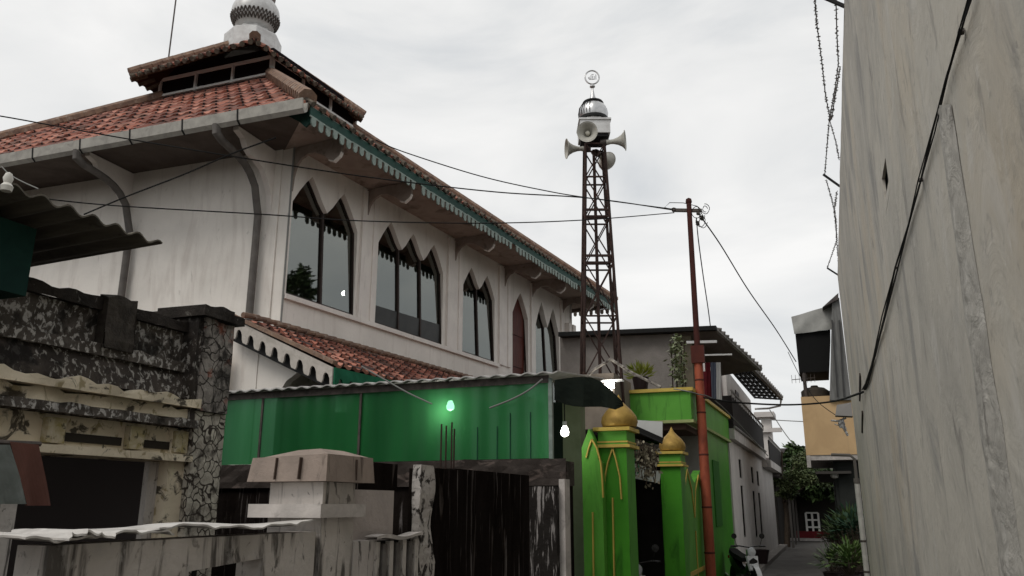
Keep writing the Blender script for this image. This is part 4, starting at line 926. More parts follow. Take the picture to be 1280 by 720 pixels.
m = MB(); m.box(-2.6, 15.0, 0, XG-.101, 15.08, 2.8); build(m, 'wall', M('white_recess', (.36,.35,.33), (.30,.29,.27), 3), gh)
m = MB(); m.box(XG+.011, 15.6, 1.2, XG+.03, 16.5, 2.4); build(m, 'shutter', M('shutter_green', (.03,.14,.02)), gh)
# vines trellis & potted plant on the terrace
def leafcloud(m, c, rad, n, l, w, r, sq=(1,1,1)):
    c = V(c)
    for k in range(n):
        d = V((r.gauss(0,1), r.gauss(0,1), r.gauss(0,1))).normalized()*(r.random()**.45)
        p = c+V((d.x*rad*sq[0], d.y*rad*sq[1], d.z*rad*sq[2])); m.leaf(p, (r.uniform(-1,1), r.uniform(-1,1), r.uniform(-.8,.5)), (r.uniform(-1,1), r.uniform(-1,1), 1), l*r.uniform(.6,1.3), w*r.uniform(.6,1.3))
r = random.Random(11)
tp = thing('climbing_plant', 'tall narrow variegated plant climbing at the corner of the green terrace', 'plant', (-2.55, 14.6, 3.42))
m = MB(); q0 = atY(848, 478, 14.6); q1 = atY(846, 424, 14.6)
for k in range(13): c = q0.lerp(q1, k/12); leafcloud(m, c+V((r.uniform(-.06,.06),0,0)), .14, 34, .09, .05, r, (1.0,1,1))
build(m, 'leaf_cluster', leafv, tp); m = MB()
for dx in (-.12, -.03, .08, .14): m.tube([q0+V((dx,0,-.4)), q0+V((dx*.8,.02,.3)), q1+V((dx,0,-.05))], .012, 5)
build(m, 'stem', bark, tp); m = MB(); m.lathe([(.13, 0), (.17, .22), (.18, .22), (.16, .0)], q0+V((.1,0,-.35)), 14); build(m, 'pot', potm, tp)
pp = thing('potted_shrub', 'small yellow-green shrub in a dark pot against the grey block wall', 'plant', atY(800, 486, 14.2))
m = MB(); c = atY(800, 458, 14.2)
for k in range(170):
    d = V((r.gauss(0,.6), r.gauss(0,.5), abs(r.gauss(.8,.4)))).normalized(); s = c+V((r.uniform(-.06,.06),r.uniform(-.06,.06),-.22)); m.leaf(s+d*r.uniform(.05,.22), d, (r.uniform(-1,1),1,.2), r.uniform(.10,.20), .022)
build(m, 'leaf_cluster', leafy, pp); build(MB().lathe([(.10, -.42), (.14, -.2), (.15, -.2), (.12, -.42)], c, 14), 'pot', potm, pp)
p = atY(763, 481, 12.3); t = thing('terrace_lamp', 'lit white floodlight beside the minaret base above the green parapet', 'lamp', p-V((0,0,.15)))
build(MB().box(p.x-.09, p.y-.02, p.z-.05, p.x+.05, p.y+.05, p.z+.05), 'lamp_face', glow, t); build(MB().box(p.x-.2, p.y-.05, p.z+.055, p.x+.2, p.y+.1, p.z+.075).tube([p+V((0,.06,.05)), p+V((0,.06,-.4))], .015, 6), 'bracket', whitepl, t); point(p+V((0,-.15,0)), 4)
# grey block upper storey
ub = thing('block_house', 'unplastered grey block upper storey with a dark flat roof edge behind the green terrace', 'house', (-4.3, 17, 0))
m = MB(); a_, b_p = atY(700, 421, 16.5), atY(842, 413, 16.5); m.prism([(a_.x, 16.5, 0), (b_p.x, 16.5, 0), (b_p.x, 16.5, b_p.z), (a_.x, 16.5, a_.z)], (0, .2, 0)); build(m, 'wall', greyblock, ub)
m = MB(); m.bar(atY(700, 419, 16.38), atY(896, 411, 16.38), .25, .09); build(m, 'roof_edge', iron, ub)
m = MB(); m.box(b_p.x-.01, 16.5, 0, b_p.x+.35, 17.5, 5.0); build(m, 'side_wall', M('side_dark', (.16,.14,.10), (.10,.09,.07), 4), ub)
m = MB(); m.face([atY(842, 416, 16.4), atY(896, 414, 16.4), atY(950, 462, 17.6), atY(900, 470, 18.2)]); m.face([v+V((0,0,.03)) for v in (atY(842, 416, 16.4), atY(896, 414, 16.4), atY(950, 462, 17.6), atY(900, 470, 18.2))])
build(m, 'soffit', M('soffit_pinkgrey', (.13,.11,.10), (.09,.075,.07), 3), ub)
m = MB(); e0, e1 = atY(896, 412, 16.4), atY(951, 462, 17.6); m.bar(e0, e1, .07, .07); n = 12
for k in range(n): c = e0.lerp(e1, (k+.5)/n); m.tube([c+V((-.10,0,.06)), c+V((.06,0,.03))], .035, 7)
build(m, 'roof_verge', M('verge', (.12,.11,.10), (.3,.29,.28), 9), ub)
m = MB(); m.bar(atY(858, 428, 15.9), atY(896, 427, 15.9), .04, .05); m.bar(atY(878, 444, 16.2), atY(915, 443, 16.2), .03, .03); build_each(m, 'white_batten', whitepl, ub)
# ================================================================== WHITE HOUSE along the alley
wh = thing('white_house', 'long pale rendered house with slit windows and dark balconies along the alley', 'house', (-2.6, 25, 0))
XW = -1.99
slits = []
for (y0_, y1_, z0_, z1_) in ((20.25, 20.85, .84, 2.03), (20.25, 20.85, 2.2, 2.65), (23.4, 24.1, .72, 1.95), (23.4, 24.1, 2.15, 2.6), (25.2, 25.9, .70, 1.92), (25.2, 25.9, 2.12, 2.55)):
    slits.append([(XW, y0_, z0_), (XW, y1_, z0_), (XW, y1_, z1_), (XW, y0_, z1_)])
m = MB(); m.holed([(XW, 18.45, 0), (XW, 32.5, 0), (XW, 32.5, 2.98), (XW, 18.45, 2.98)], slits, (-.05, 0, 0)); m.box(-5, 18.45, 0, XW-.051, 18.6, 3.0)
build(m, 'wall', housewhite, wh)
m = MB(); m.box(XW-.6, 20, .1, XW-.55, 32, 2.9); build(m, 'room_dark', darkin, wh)
for s in slits:
    m = MB(); y0_, y1_ = s[0][1], s[1][1]; z0_, z1_ = s[0][2], s[2][2]; m.box(XW-.04, y0_, z0_, XW-.02, y0_+.03, z1_).box(XW-.04, y1_-.03, z0_, XW-.02, y1_, z1_).box(XW-.04, y0_+.031, z0_, XW-.02, y1_-.031, z0_+.03)
    w_ = build(m, 'window', frame_dk, wh); build(MB().box(XW-.034, y0_+.031, z0_+.031, XW-.03, y1_-.031, z1_), 'pane', M('pane_black', (.01,.01,.01), rough=.9, spec=0), w_)
m = MB(); m.box(XW-.2, 18.46, 2.985, -1.86, 27.6, 3.22); m.box(XW-.2, 27.62, 2.75, -1.72, 35, 2.98); build_each(m, 'balcony_slab', M('slab_pale', (.55,.52,.49), (.42,.40,.38), 3, layers=[((.1,.09,.08), 5, (1,1,1), .6, .75, .5)]), wh)
m = MB(); m.box(-1.90, 18.5, 3.225, -1.87, 27.5, 3.95); m.box(-2.8, 18.5, 3.225, -1.901, 18.53, 3.95); m.box(-1.76, 27.7, 2.985, -1.73, 35, 3.62); build_each(m, 'balcony_panel', balc_dark, wh)
m = MB(); m.tube([(-1.86, 18.4, 4.05), (-1.86, 27.6, 4.05)], .025, 6); m.tube([(-1.72, 27.7, 3.72), (-1.72, 35, 3.72)], .02, 6)
m.tube([(-1.84, 18.4, 3.24), (-1.84, 27.6, 3.24)], .03, 6)
for k in range(19): y = 18.5+k*.5; m.tube([(-1.86, y, 3.9), (-1.86, y, 4.05)], .015, 5)
for k in range(14): y = 27.8+k*.5; m.tube([(-1.72, y, 3.6), (-1.72, y, 3.72)], .015, 5)
build(m, 'railing', M('rail_grey', (.25,.24,.23)), wh)
m = MB(); m.box(-3.9, 20.6, 3.2, -2.28, 20.7, 5.2); m.box(-2.28, 20.6, 3.2, -2.18, 27.5, 4.9); build(m, 'upper_wall', housewhite, wh)
m = MB(); m.box(-2.175, 22.5, 3.95, -2.15, 23.3, 4.6); build(m, 'dark_slit', frame_dk, wh)
m = MB(); m.box(-2.9, 20.55, 3.2, -2.3, 20.59, 4.85); build(m, 'door', maroon, wh)
m = MB(); m.box(-5.2, 17.6, 3.0, -2.35, 17.7, 5.1); build(m, 'dark_room', darkin, wh)
# canopy of battens over the balcony
RA, RB = atY(914, 462, 18.6), atY(940, 460, 18.6); RA2, RB2 = atY(944, 497, 25.5), atY(977, 499, 25.5)
cn = MB(); cn.face([RA+V((0,0,.04)), RB+V((0,0,.04)), RB2+V((0,0,.04)), RA2+V((0,0,.04))])
clear = bpy.data.materials.new('dirty_clear_sheet'); clear.use_nodes = True
_b = clear.node_tree.nodes['Principled BSDF']; _b.inputs['Base Color'].default_value = (.3,.3,.3,1); _b.inputs['Alpha'].default_value = .6
cy = build(cn, 'canopy_sheet', clear, wh)
m = MB()
for k in range(6): f = k/5; m.bar(RA.lerp(RB, f), RA2.lerp(RB2, f), .05, .06)
for k in range(9): f = k/8; m.bar(RA.lerp(RA2, f), RB.lerp(RB2, f), .05, .05)
build(m, 'batten', iron, cy)
m = MB(); n = 16
for k in range(n): c = RB.lerp(RB2, (k+.5)/n); m.tube([c+V((-.10,0,.07)), c+V((.07,0,.05))], .04, 6)
m.bar(RB, RB2, .07, .07); build(m, 'verge', M('verge', ()), cy)
m = MB(); m.tube([RB2+V((-.02,-.05,-.04)), RB2+V((-.05,-.05,-.2)), RB2+V((-.4,0,-.26)), RB2+V((-.8,0,-.26))], .03, 6); build(m, 'drain', whitepl, cy)
p = atY(917, 449, 18.8); t = thing('eave_lamp', 'small lit lamp under the eaves of the block house above the balcony', 'lamp', p)
build(MB().lathe([(.0, -.05), (.04, -.03), (.055, 0), (.03, .05)], p, 12), 'bulb', glow, t, smooth=True); build(MB().box(p.x-.3, p.y, p.z+.055, p.x+.25, p.y+.08, p.z+.08), 'shade', whitepl, t); point(p-V((0,.1,.1)), 2)
# laundry on terrace
r = random.Random(4)
ls = ['grey-blue shirt on the airer at the terrace edge', 'white cloth on the airer beside the maroon one', 'maroon cloth hanging on the terrace airer']
for k, (x, mat) in enumerate(((893, M('cloth_blue', (.07,.08,.11))), (899, M('cloth_white', (.4,.4,.4))), (886, maroon))):
    c = [atY(x-3.4, 478, 16.2), atY(x+3.4, 478, 16.2), atY(x+3.4, 500, 16.2), atY(x-3.4, 500, 16.2)]; c[0].z += .4; c[1].z += .4
    m = MB(); f = lambda a, b: c[0].lerp(c[1], a).lerp(c[3].lerp(c[2], a), b)+V((0, .015*math.sin(a*12+b*3), 0)); m.grid(f, 8, 6); m.grid(lambda a, b: f(a, b)+V((0,.01,0)), 8, 6)
    tag(build(m, 'laundry', mat), ls[k], 'laundry', 'laundry on the terrace')
# far house with tank tower beyond
ft = thing('far_tower', 'small grey rooftop tower with flat slabs far down the alley', 'tower', atY(957, 560, 42))
m = MB(); a_, b_p = atY(951, 522, 42), atY(966, 560, 42); m.box(a_.x, 42, 0, b_p.x, 43, a_.z); build(m, 'shaft', housewhite, ft)
m = MB(); m.box(a_.x-.3, 41.7, a_.z, b_p.x+.2, 43.3, a_.z+.25); q = atY(960, 538, 42); m.box(a_.x-.2, 41.8, q.z-.1, b_p.x+.5, 41.99, q.z+.1); build(m, 'slab', housewhite, ft)
# low dark house after the white one
dk = thing('dark_house', 'low dark house front between the white house and the alley end', 'house', (-2.4, 35.5, 0))
m = MB(); m.box(-5, 33.5, 0, -1.98, 40, 2.5); build(m, 'wall', M('darkwall', (.028,.025,.022), (.018,.016,.014), 1), dk)
m = MB(); m.prism([(-1.4, 33.2, 2.45), (-1.4, 40, 2.45), (-3.5, 40, 3.1), (-3.5, 33.2, 3.1)], (0, 0, .06)); build(m, 'roof', M('roofdark', (.10,.09,.085), (.06,.05,.05), 4), dk)
m = MB()
for y in (33.3, 36, 39): m.box(-1.55, y, 0, -1.47, y+.08, 2.43)
build_each(m, 'post', M('post_grey', (.12,.11,.10)), dk)
# end house
eh = thing('end_house', 'dark house closing the alley with a white lattice window and dull red dado', 'house', (-.8, 41, 0))
YE = 40.0
m = MB(); m.box(-6, YE, 0, 4, YE+.3, 3.0); build(m, 'wall', M('endwall', (.035,.03,.027), (.022,.02,.018), 1), eh)
m = MB(); a_, b_p = atY(995, 670, YE), atY(1030, 680, YE); m.box(a_.x, YE-.12, .02, b_p.x+.3, YE-.002, .42); build(m, 'dado', redwall, eh)
m = MB(); m.box(a_.x-.3, YE-.4, .01, b_p.x+.3, YE-.121, .12); build(m, 'step', ledgem, eh)
a_, b_p = atY(1007, 641, YE-.03), atY(1025, 668, YE-.03)
m = MB()
for k in range(3): x = a_.x+(b_p.x-a_.x)*k/2; m.box(x-.045, YE-.05, b_p.z, x+.045, YE-.003, a_.z)
for k in range(4): z = b_p.z+(a_.z-b_p.z)*k/3; m.box(a_.x, YE-.054, z-.035, b_p.x, YE-.0035, z+.035)
w_ = build(m, 'window', M('win_white', (.85,.84,.80)), eh); build(MB().box(a_.x, YE-.0025, b_p.z, b_p.x, YE-.001, a_.z), 'pane', M('pane_black', (.01,.01,.01), rough=.9, spec=0), w_)
m = MB(); m.prism([(-6, YE-1.0, 2.2), (4, YE-1.0, 2.2), (4, YE+3, 4.2), (-6, YE+3, 4.2)], (0, 0, .1)); build(m, 'roof', M('roofdark', ()), eh)
m = MB(); m.box(-2.4, YE-.9, 2.05, 2, YE-.8, 2.19); build(m, 'beam', M('beamw', (.06,.055,.05)), eh)

# ================================================================== TREES at the alley end
def tree(name, label, base, h, crowns, seed, mat, n=1200, lsz=.16):
    r = random.Random(seed); t = thing(name, label, 'tree', base, 'trees at the end of the alley'); b = V(base)
    m = MB(); tr = build(m.tube([b, b+V((.1,0,h*.3)), b+V((0,.1,h*.6)), b+V((.1,0,h*.9))], [.12, .10, .07, .03], 8), 'trunk', bark, t, smooth=True)
    m = MB()
    for c, rad in crowns:
        s = b+V((0,0,h*r.uniform(.35,.6))); c = V(c); m.tube([s, s.lerp(c, .5)+V((0,0,.1)), c], [.05,.035,.015], 5)
    build(m, 'limb', bark, t); m = MB()
    for c, rad in crowns:
        for k in range(7):
            d = V((r.gauss(0,1), r.gauss(0,1), r.gauss(0,.8))).normalized()*rad*r.uniform(.2,.9); leafcloud(m, V(c)+d, rad*.38, int(n/len(crowns)/7), lsz, lsz*.5, r, (1.2,1,.6))
    build(m, 'crown', mat, t); return t
tree('leafy_tree', 'leafy tree over the alley with dappled yellowish crown', (-1.75, 33.8, 0), 4, [(atY(990, 600, 33), .75), (atY(1003, 585, 33.4), .7), (atY(982, 618, 33.2), .45), (atY(1008, 600, 33), .55), (atY(1000, 572, 34), .5), (atY(1020, 598, 34), .5)], 3, M('leaf_olive', (.04,.06,.025), (.10,.12,.05), 2, rough=.5), 4600, .12)
tree('dark_tree', 'dark tree crown rising behind the alley-end house', (0.25, 38.6, 0), 5, [(atY(985, 600, 38), 1.1), (atY(1005, 585, 38), 1.0), (atY(992, 572, 38), .7), (atY(1022, 600, 38), 1.1), (atY(1045, 610, 38), 1.1), (atY(1005, 608, 38), .7)], 5, leafd, 5200, .3)

_p = atP(374, 352, ML(0, -.1, 0), Nn); _n = (Nn+V((0,0,.045))).normalized(); _d = ray(374, 352); _d = _d-_n*2*_d.dot(_n); _q = _p+_d*((2.2-_p.x)/_d.x)
tree('leafy_tree', 'tree behind the tall plaster wall, showing only mirrored in the first mosque window', (_q.x, _q.y, 0), _q.z, [(_q+V((-.3, 0, -.25)), .7), (_q+V((.6, .4, .0)), .6), (_q+V((.2, -.7, -.4)), .6)], 8, leafd, 1500, .22)
# ================================================================== RIGHT SIDE beyond the wall
yb = thing('ochre_house', 'house with an ochre first-floor balcony box jutting over the dark ground floor', 'house', (.4, 23, 0))
a_, b_p = atY(1003, 495, 21), atY(1003, 570, 21)
m = MB(); m.box(-.47, 21, 2.74, 1.2, 26, 4.15); build(m, 'balcony_box', ochre, yb)
m = MB(); m.box(-.44, 21.02, 2.62, 1.2, 26, 2.735); m.box(-.47, 21.0, 2.45, -.38, 21.1, 2.735); build(m, 'beam', ledgem, yb)
m = MB(); m.box(.12, 21.4, 0, .2, 34, 2.6); m.box(.2, 21.35, 0, 1.3, 21.42, 2.6); build(m, 'ground_wall', M('gwall', (.03,.032,.03), (.02,.022,.02), 2), yb)
m = MB(); m.box(-.3, 21.1, 2.3, .5, 30, 2.36); build(m, 'ceiling_board', M('cboard', (.06,.055,.05)), yb)
p = atY(1043, 594, 21.25); m = MB(); m.lathe([(.0, -.09), (.08, -.06), (.10, 0), (.07, .06), (.03, .09)], p, 14); tag(build(m, 'globe_lamp', M('globe_off', (.25,.24,.22)), smooth=True), 'unlit grey globe lamp under the ochre balcony', 'lamp')
# awning box above
ab = thing('roller_awning', 'dark boxy awning with a pale wrinkled cloth front hanging above the ochre balcony', 'awning', (0, 21.4, 4.75))
c = [atY(989, 396, 21.2), atY(1041, 381, 21.2), atY(1040, 412, 21.2), atY(993, 418, 21.2)]
m = MB(); f = lambda a, b: c[0].lerp(c[1], a).lerp(c[3].lerp(c[2], a), b)+V((0, .02*math.sin(a*8+b*5)-.05*math.sin(b*2), 0)); m.grid(f, 20, 8); m.grid(lambda a, b: f(a, b)+V((0,.02,0)), 20, 8)
for kk in (0, 1): m.grid(lambda a, b: f(a, kk)+V((0,.02*b,0)), 20, 1); m.grid(lambda a, b: f(kk, a)+V((0,.02*b,0)), 8, 1)
build(m, 'cloth', M('awn_cloth', (.36,.36,.34), (.28,.28,.265), 4, rough=.7), ab, smooth=True)
c2 = [atY(994, 417, 21.25), atY(1038, 412, 21.25), atY(1036, 464, 21.25), atY(999, 466, 21.25)]
m = MB(); m.prism(c2, (0, 1.6, 0)); build(m, 'box', M('awn_black', (.008,.008,.008)), ab)
gy = thing('grey_house', 'narrow grey corrugated house side rising behind the awning beside the big wall', 'house', (.6, 21.5, 0))
m = MB(); a_ = atY(1036, 560, 21.05); 
m.prism([atY(1037, 500, 20.9), atY(1064, 500, 20.9), atY(1049, 372, 20.9), atY(1040, 374, 20.9)], (0, 6, 0)); build(m, 'wall', M('gyw', (.20,.20,.195), (.13,.13,.125), 5, (4,4,.4)), gy)
m = MB()
for x0, x1 in ((1041, 1047), (1050, 1055)): m.bar(atY(x0-1, 400, 20.85), atY(x1, 496, 20.85), .04, .03)
build_each(m, 'corrugation', M('gy_dark', (.06,.06,.06)), gy)
m = MB(); m.prism([atY(1028, 384, 20.8), atY(1048, 366, 20.8), atY(1048, 374, 20.8)], (0, 1, 0)); build(m, 'roof', M('roofdark', ()), gy)
p = atY(1019, 495, 21.6); m = MB(); m.lathe([(.28, 0), (.33, .05), (.33, .20), (.24, .27), (.10, .30), (.08, .34), (.0, .35)], (p.x, p.y, 4.151), 20); m.lathe([(.10, 0), (.12, .12), (.06, .2), (0, .21)], (p.x+.34, p.y+.1, 4.151), 12)
tag(build(m, 'water_tank', M('tank_brown', (.06,.05,.04), (.04,.035,.03), 5), smooth=True), 'squat dark brown water tank on top of the ochre balcony', 'tank')
an = thing('antenna', 'thin comb antenna on a pole at the corner of the ochre balcony', 'antenna', (-.36, 21.3, 4.15))
p = atY(1005, 468, 21.3); m = MB(); m.tube([(p.x, p.y, 4.15), (p.x, p.y, 4.85)], .045, 8); build(m, 'mast', darkmetal, an)
m = MB(); m.tube([p+V((-.3,0,-.12)), p+V((.25,0,-.1))], .01, 5)
for k in range(7): m.tube([p+V((-.3+k*.09,0,-.12-.09)), p+V((-.3+k*.09,0,.0))], .006, 4)
build(m, 'comb', darkmetal, an)
mb_ = thing('meter_box', 'small grey meter box with white cables clamped at the far edge of the big wall', 'meter box', atX(1056, 540, .40))
m = MB(); a_ = atX(1046, 508, .45); m.M = None
p = atY(1054, 512, 18.5); m.hexa([(p.x-.17, 18.35, p.z-.13), (p.x+.17, 18.35, p.z-.16), (p.x+.17, 18.7, p.z-.16), (p.x-.17, 18.7, p.z-.13), (p.x-.12, 18.45, p.z+.10), (p.x+.17, 18.45, p.z+.14), (p.x+.17, 18.7, p.z+.14), (p.x-.12, 18.7, p.z+.10)]); build(m, 'hood', M('hoodgrey', (.2,.19,.18)), mb_); m = MB(); p = atY(1052, 530, 18.5)
m.lathe([(.05, -.08), (.07, 0), (.05, .08)], p, 10); m.tube([p+V((.06,0,.12)), p+V((-.05,-.03,.02)), p+V((.04,0,-.1)), p+V((.1,0,-.25))], .025, 6); m.tube([p+V((-.2,0,.08)), p+V((-.05,-.04,.06)), p+V((.1,0,.12))], .02, 6); m.tube([p+V((-.12,0,.05)), p+V((0,0,.1)), p+V((.08,0,-.12))], .015, 5); m.tube([p+V((-.14,0,-.0)), p+V((0,0,-.05)), p+V((.05,0,.1))], .012, 5); build(m, 'cable_bundle', M('white_mixed', (.5,.5,.5), (.05,.05,.05), 20), mb_)
dp = thing('drain_pipe', 'white drain pipe with elbow running down the far edge of the big wall', 'pipe', (.5, 17.15, 0))
ptop = atY(1064, 590, 17.25)
m = MB(); x_ = .50; m.tube([(x_-.01, 17.25, 0), (x_-.01, 17.25, 2.05)], .05, 10); build(m, 'lower_pipe', M('pvc_white', (.48,.47,.44), (.36,.35,.33), 4, rough=.5), dp, smooth=True)
m = MB(); m.tube([(x_-.01, 17.25, 2.0), (x_-.01, 17.25, 2.45), (x_-.08, 17.25, 2.52), (x_-.42, 17.3, 2.54)], .030, 10); m.lathe([(.055, 0), (.06, .03), (.055, .10)], (x_-.01, 17.25, 1.98), 10); build(m, 'elbow', M('pvc_dark', (.12,.11,.10)), dp, smooth=True)
m = MB()
for z in (.9, .35): m.lathe([(.053, 0), (.056, .02), (.053, .04)], (x_-.01, 17.25, z), 10)
build(m, 'clip', darkmetal, dp)

# ================================================================== THE BIG PLASTER WALL on the right
wr = thing('plaster_wall', 'tall bare grey plastered wall filling the right side, with trowel streaks', 'wall', (.8, 6, 0))
XR = .55; HW = 6.15
hc = atX(1107, 225, XR); y_, z_ = hc.y, hc.z
dia = [(q.y, q.z) for q in (atX(1111, 226, XR), atX(1106, 252, XR), atX(1102, 224, XR), atX(1107, 197, XR))]
NYW, NZW = 110, 60
m = MB(); YA, YB = -3.0, 17.2
f = lambda y, z: V((XR+.010*noise.noise(V((y*.5, z*.3, 1)))+.006*noise.noise(V((y*2.2, z*.8, 7)))-(.0), y, z))
cols = [YA+(YB-YA)*(i/NYW)**1.0 for i in range(NYW+1)]; rws = [HW*j/NZW for j in range(NZW+1)]
iy = [i for i in range(NYW) if cols[i+1] > min(d[0] for d in dia)-.05 and cols[i] < max(d[0] for d in dia)+.05]; jz = [j for j in range(NZW) if rws[j+1] > min(d[1] for d in dia)-.05 and rws[j] < max(d[1] for d in dia)+.05]
for i in range(NYW):
    for j in range(NZW):
        if i in iy and j in jz: continue
        m.face([f(cols[i], rws[j]), f(cols[i+1], rws[j]), f(cols[i+1], rws[j+1]), f(cols[i], rws[j+1])])
ya, yb2 = cols[iy[0]], cols[iy[-1]+1]; za, zb2 = rws[jz[0]], rws[jz[-1]+1]
m.holed([f(ya, za), f(yb2, za), f(yb2, zb2), f(ya, zb2)], [[f(*d) for d in dia]], (.02, 0, 0))
m.face([(XR, YB, 0), (XR+.25, YB, 0), (XR+.25, YB, HW), (XR, YB, HW)]); m.face([(XR, YA, HW), (XR, YB, HW), (XR+.25, YB, HW), (XR+.25, YA, HW)]); m.face([(XR+.25, YA, 0), (XR+.25, YB, 0), (XR+.25, YB, HW), (XR+.25, YA, HW)]); m.face([(XR, YA, 0), (XR+.25, YA, 0), (XR+.25, YA, HW), (XR, YA, HW)])
build(m, 'wall_body', wall_r, wr, smooth=True)
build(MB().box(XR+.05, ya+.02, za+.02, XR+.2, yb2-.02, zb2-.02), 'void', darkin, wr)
m = MB()
ys = []
for zz, xpx0, xpx1 in ((0, 0, 0),): pass
def stripfn(a, b):
    py = 790-660*a; xm = 1278-.147*(790-py)
    wd = 15+12*(1-a)+4*noise.noise(V((a*9, 0, 0))); xx = xm+(b-.5)*2*wd*.62
    p = atX(xx, py, XR); p.x = XR-.004-.014*(math.sin(math.pi*b))-.010*abs(noise.noise(V((a*40, b*6, 0))))*math.sin(math.pi*b); return p
m.grid(stripfn, 140, 14); build(m, 'rough_mortar_strip', wall_rr, wr, smooth=True)
# cable bundle on the wall
wc = thing('wall_cable', 'thick black cable bundle slanting down the big plaster wall', 'cable', atX(1079, 490, XR-.02))
pts = [(1214, -8), (1200, 40), (1184, 95), (1166, 165), (1150, 225), (1136, 280), (1120, 335), (1105, 395), (1093, 445), (1085, 475), (1080, 487)]
for k, (dx, rad) in enumerate(((0, .0045), (1.3, .0035), (-1.3, .003))):
    pp_ = [atX(x+dx+1.2*math.sin(i*1.9+k*2), y, XR-.014-.004*k) for i, (x, y) in enumerate(pts)]
    build(MB().tube(pp_, [rad*max(.8, p.y/4) for p in pp_], 6), 'strand', cablem, wc, smooth=True)
m = MB()
for i in (1, 4, 6, 9): p = atX(*pts[i], XR-.012); m.box(p.x-.006, p.y-.012, p.z-.006, XR+.0, p.y+.012, p.z+.006)
build_each(m, 'clip', darkmetal, wc)
for k, (x, y0_, y1_) in enumerate(((1075, 468, 500), (1078, 515, 540))):
    a, b = atX(x, y0_, XR-.01), atX(x-.5, y1_, XR-.01); m = MB(); m.bar(a, b, .02, .04); tag(build(m, 'iron_stub', frame_dk), ['upper dark iron stub on the far part of the plaster wall', 'lower dark iron stub on the far part of the plaster wall'][k], 'iron stub', 'iron stubs on the plaster wall')
# barbed wire with brackets at the wall top
bwt = thing('barbed_wire', 'sagging barbed wire on three angled iron brackets along the top of the plaster wall', 'barbed wire', (.5, 10, HW))
br = [((1056, 8), (1028, -4)), ((1050, 233), (1029, 218)), ((1048, 344), (1034, 335))]
tips = []
for (q0_, q1_) in br:
    a = atX(*q0_, XR+.02); b = atY(*q1_, a.y); tips.append((a, b)); m = MB(); m.bar(a, b, .03, .03); build(m, 'bracket', iron, bwt)
def barbed(px, y_a, y_b, label):
    r = random.Random(int(px[0][0]*7)); P_ = [atY(x, y, y_a+(y_b-y_a)*i/(len(px)-1)) for i, (x, y) in enumerate(px)]
    m = MB(); m.tube(P_, .006, 4)
    for a, b in zip(P_, P_[1:]):
        n = max(2, int((b-a).length/.09))
        for k in range(n):
            c = a.lerp(b, k/n)
            for _ in range(2):
                d = V((r.uniform(-1,1), r.uniform(-1,1), r.uniform(-1,1))).normalized()*.022; m.bar(c-d, c+d, .007, .007)
    build(m, 'wire', darkmetal, bwt)
b0, b1, b2 = tips[0][0].y, tips[1][0].y, tips[2][0].y
barbed([(1018, -8), (1021, 30), (1027, 75), (1032, 120), (1037, 145), (1034, 180), (1031, 218)], b0, b1, '')
barbed([(1045, 0), (1046, 40), (1048, 80), (1044, 110), (1040, 132), (1037, 150), (1045, 178), (1049, 200)], b0, b1, '')
barbed([(1050, 85), (1044, 120), (1040, 145), (1038, 150)], b0+1, b1-1.5, '')
barbed([(1033, 226), (1040, 250), (1045, 275), (1046, 300), (1040, 318), (1034, 335)], b1, b2, '')
barbed([(1046, 240), (1043, 262), (1045, 285), (1047, 315), (1049, 335)], b1, b2, '')

# ================================================================== PLANTS on the right
def bush(name, label, px, py, Yp, rad, n, l, w, mat, seed, pot=True, h=.5):
    r = random.Random(seed); b = atY(px, py, Yp); base = V((b.x, Yp, 0)); t = thing(name, label, 'plant', base, 'potted plants beside the big wall')
    m = MB(); s = MB()
    for k in range(n):
        d = V((r.gauss(0,.7), r.gauss(0,.7), abs(r.gauss(.6,.5)))).normalized(); q = V((b.x, Yp, max(.22, b.z-.1)))+d*r.uniform(.05, rad); m.leaf(q, d+V((0,0,-.4*r.random())), (r.uniform(-.5,.5), r.uniform(-.5,.5), 1), l*r.uniform(.6,1.2), w)
        if k % 9 == 0: s.tube([base+V((0,0,.15)), q], .008, 4)
    build(m, 'leaf_cluster', mat, t); build(s, 'stem', bark, t)
    build(MB().lathe([(.12, 0), (.17, .24), (.19, .25), (.17, .26), (.13, .2)], base, 16), 'pot', potm, t, smooth=True)
leafpale = M('leaf_pale', (.15,.18,.12), (.04,.065,.03), 7, rough=.45)
bush('potted_plant', 'pale striped long-leaved plant lowest at the alley edge', 1038, 700, 18.6, .34, 150, .22, .045, leafpale, 1)
bush('potted_plant', 'dense dark bush in the middle of the plants by the wall', 1053, 668, 20.2, .48, 480, .17, .06, leafd, 2)
bush('potted_plant', 'green bush standing right against the white drain pipe', 1062, 700, 18.0, .45, 420, .15, .05, leafm, 3)
bush('potted_plant', 'tall plant with arching strap leaves behind the other pots', 1064, 655, 20.9, .40, 220, .26, .05, leafd, 4)
bush('potted_plant', 'small pale bush at the far end of the plant row', 1043, 672, 23, .36, 220, .16, .05, leafpale, 5)
bush('potted_plant', 'teal-green leafy plant close behind the drain pipe', 1068, 660, 19.0, .5, 260, .2, .06, M('leaf_teal', (.018,.045,.028), (.03,.06,.035), 3), 6)
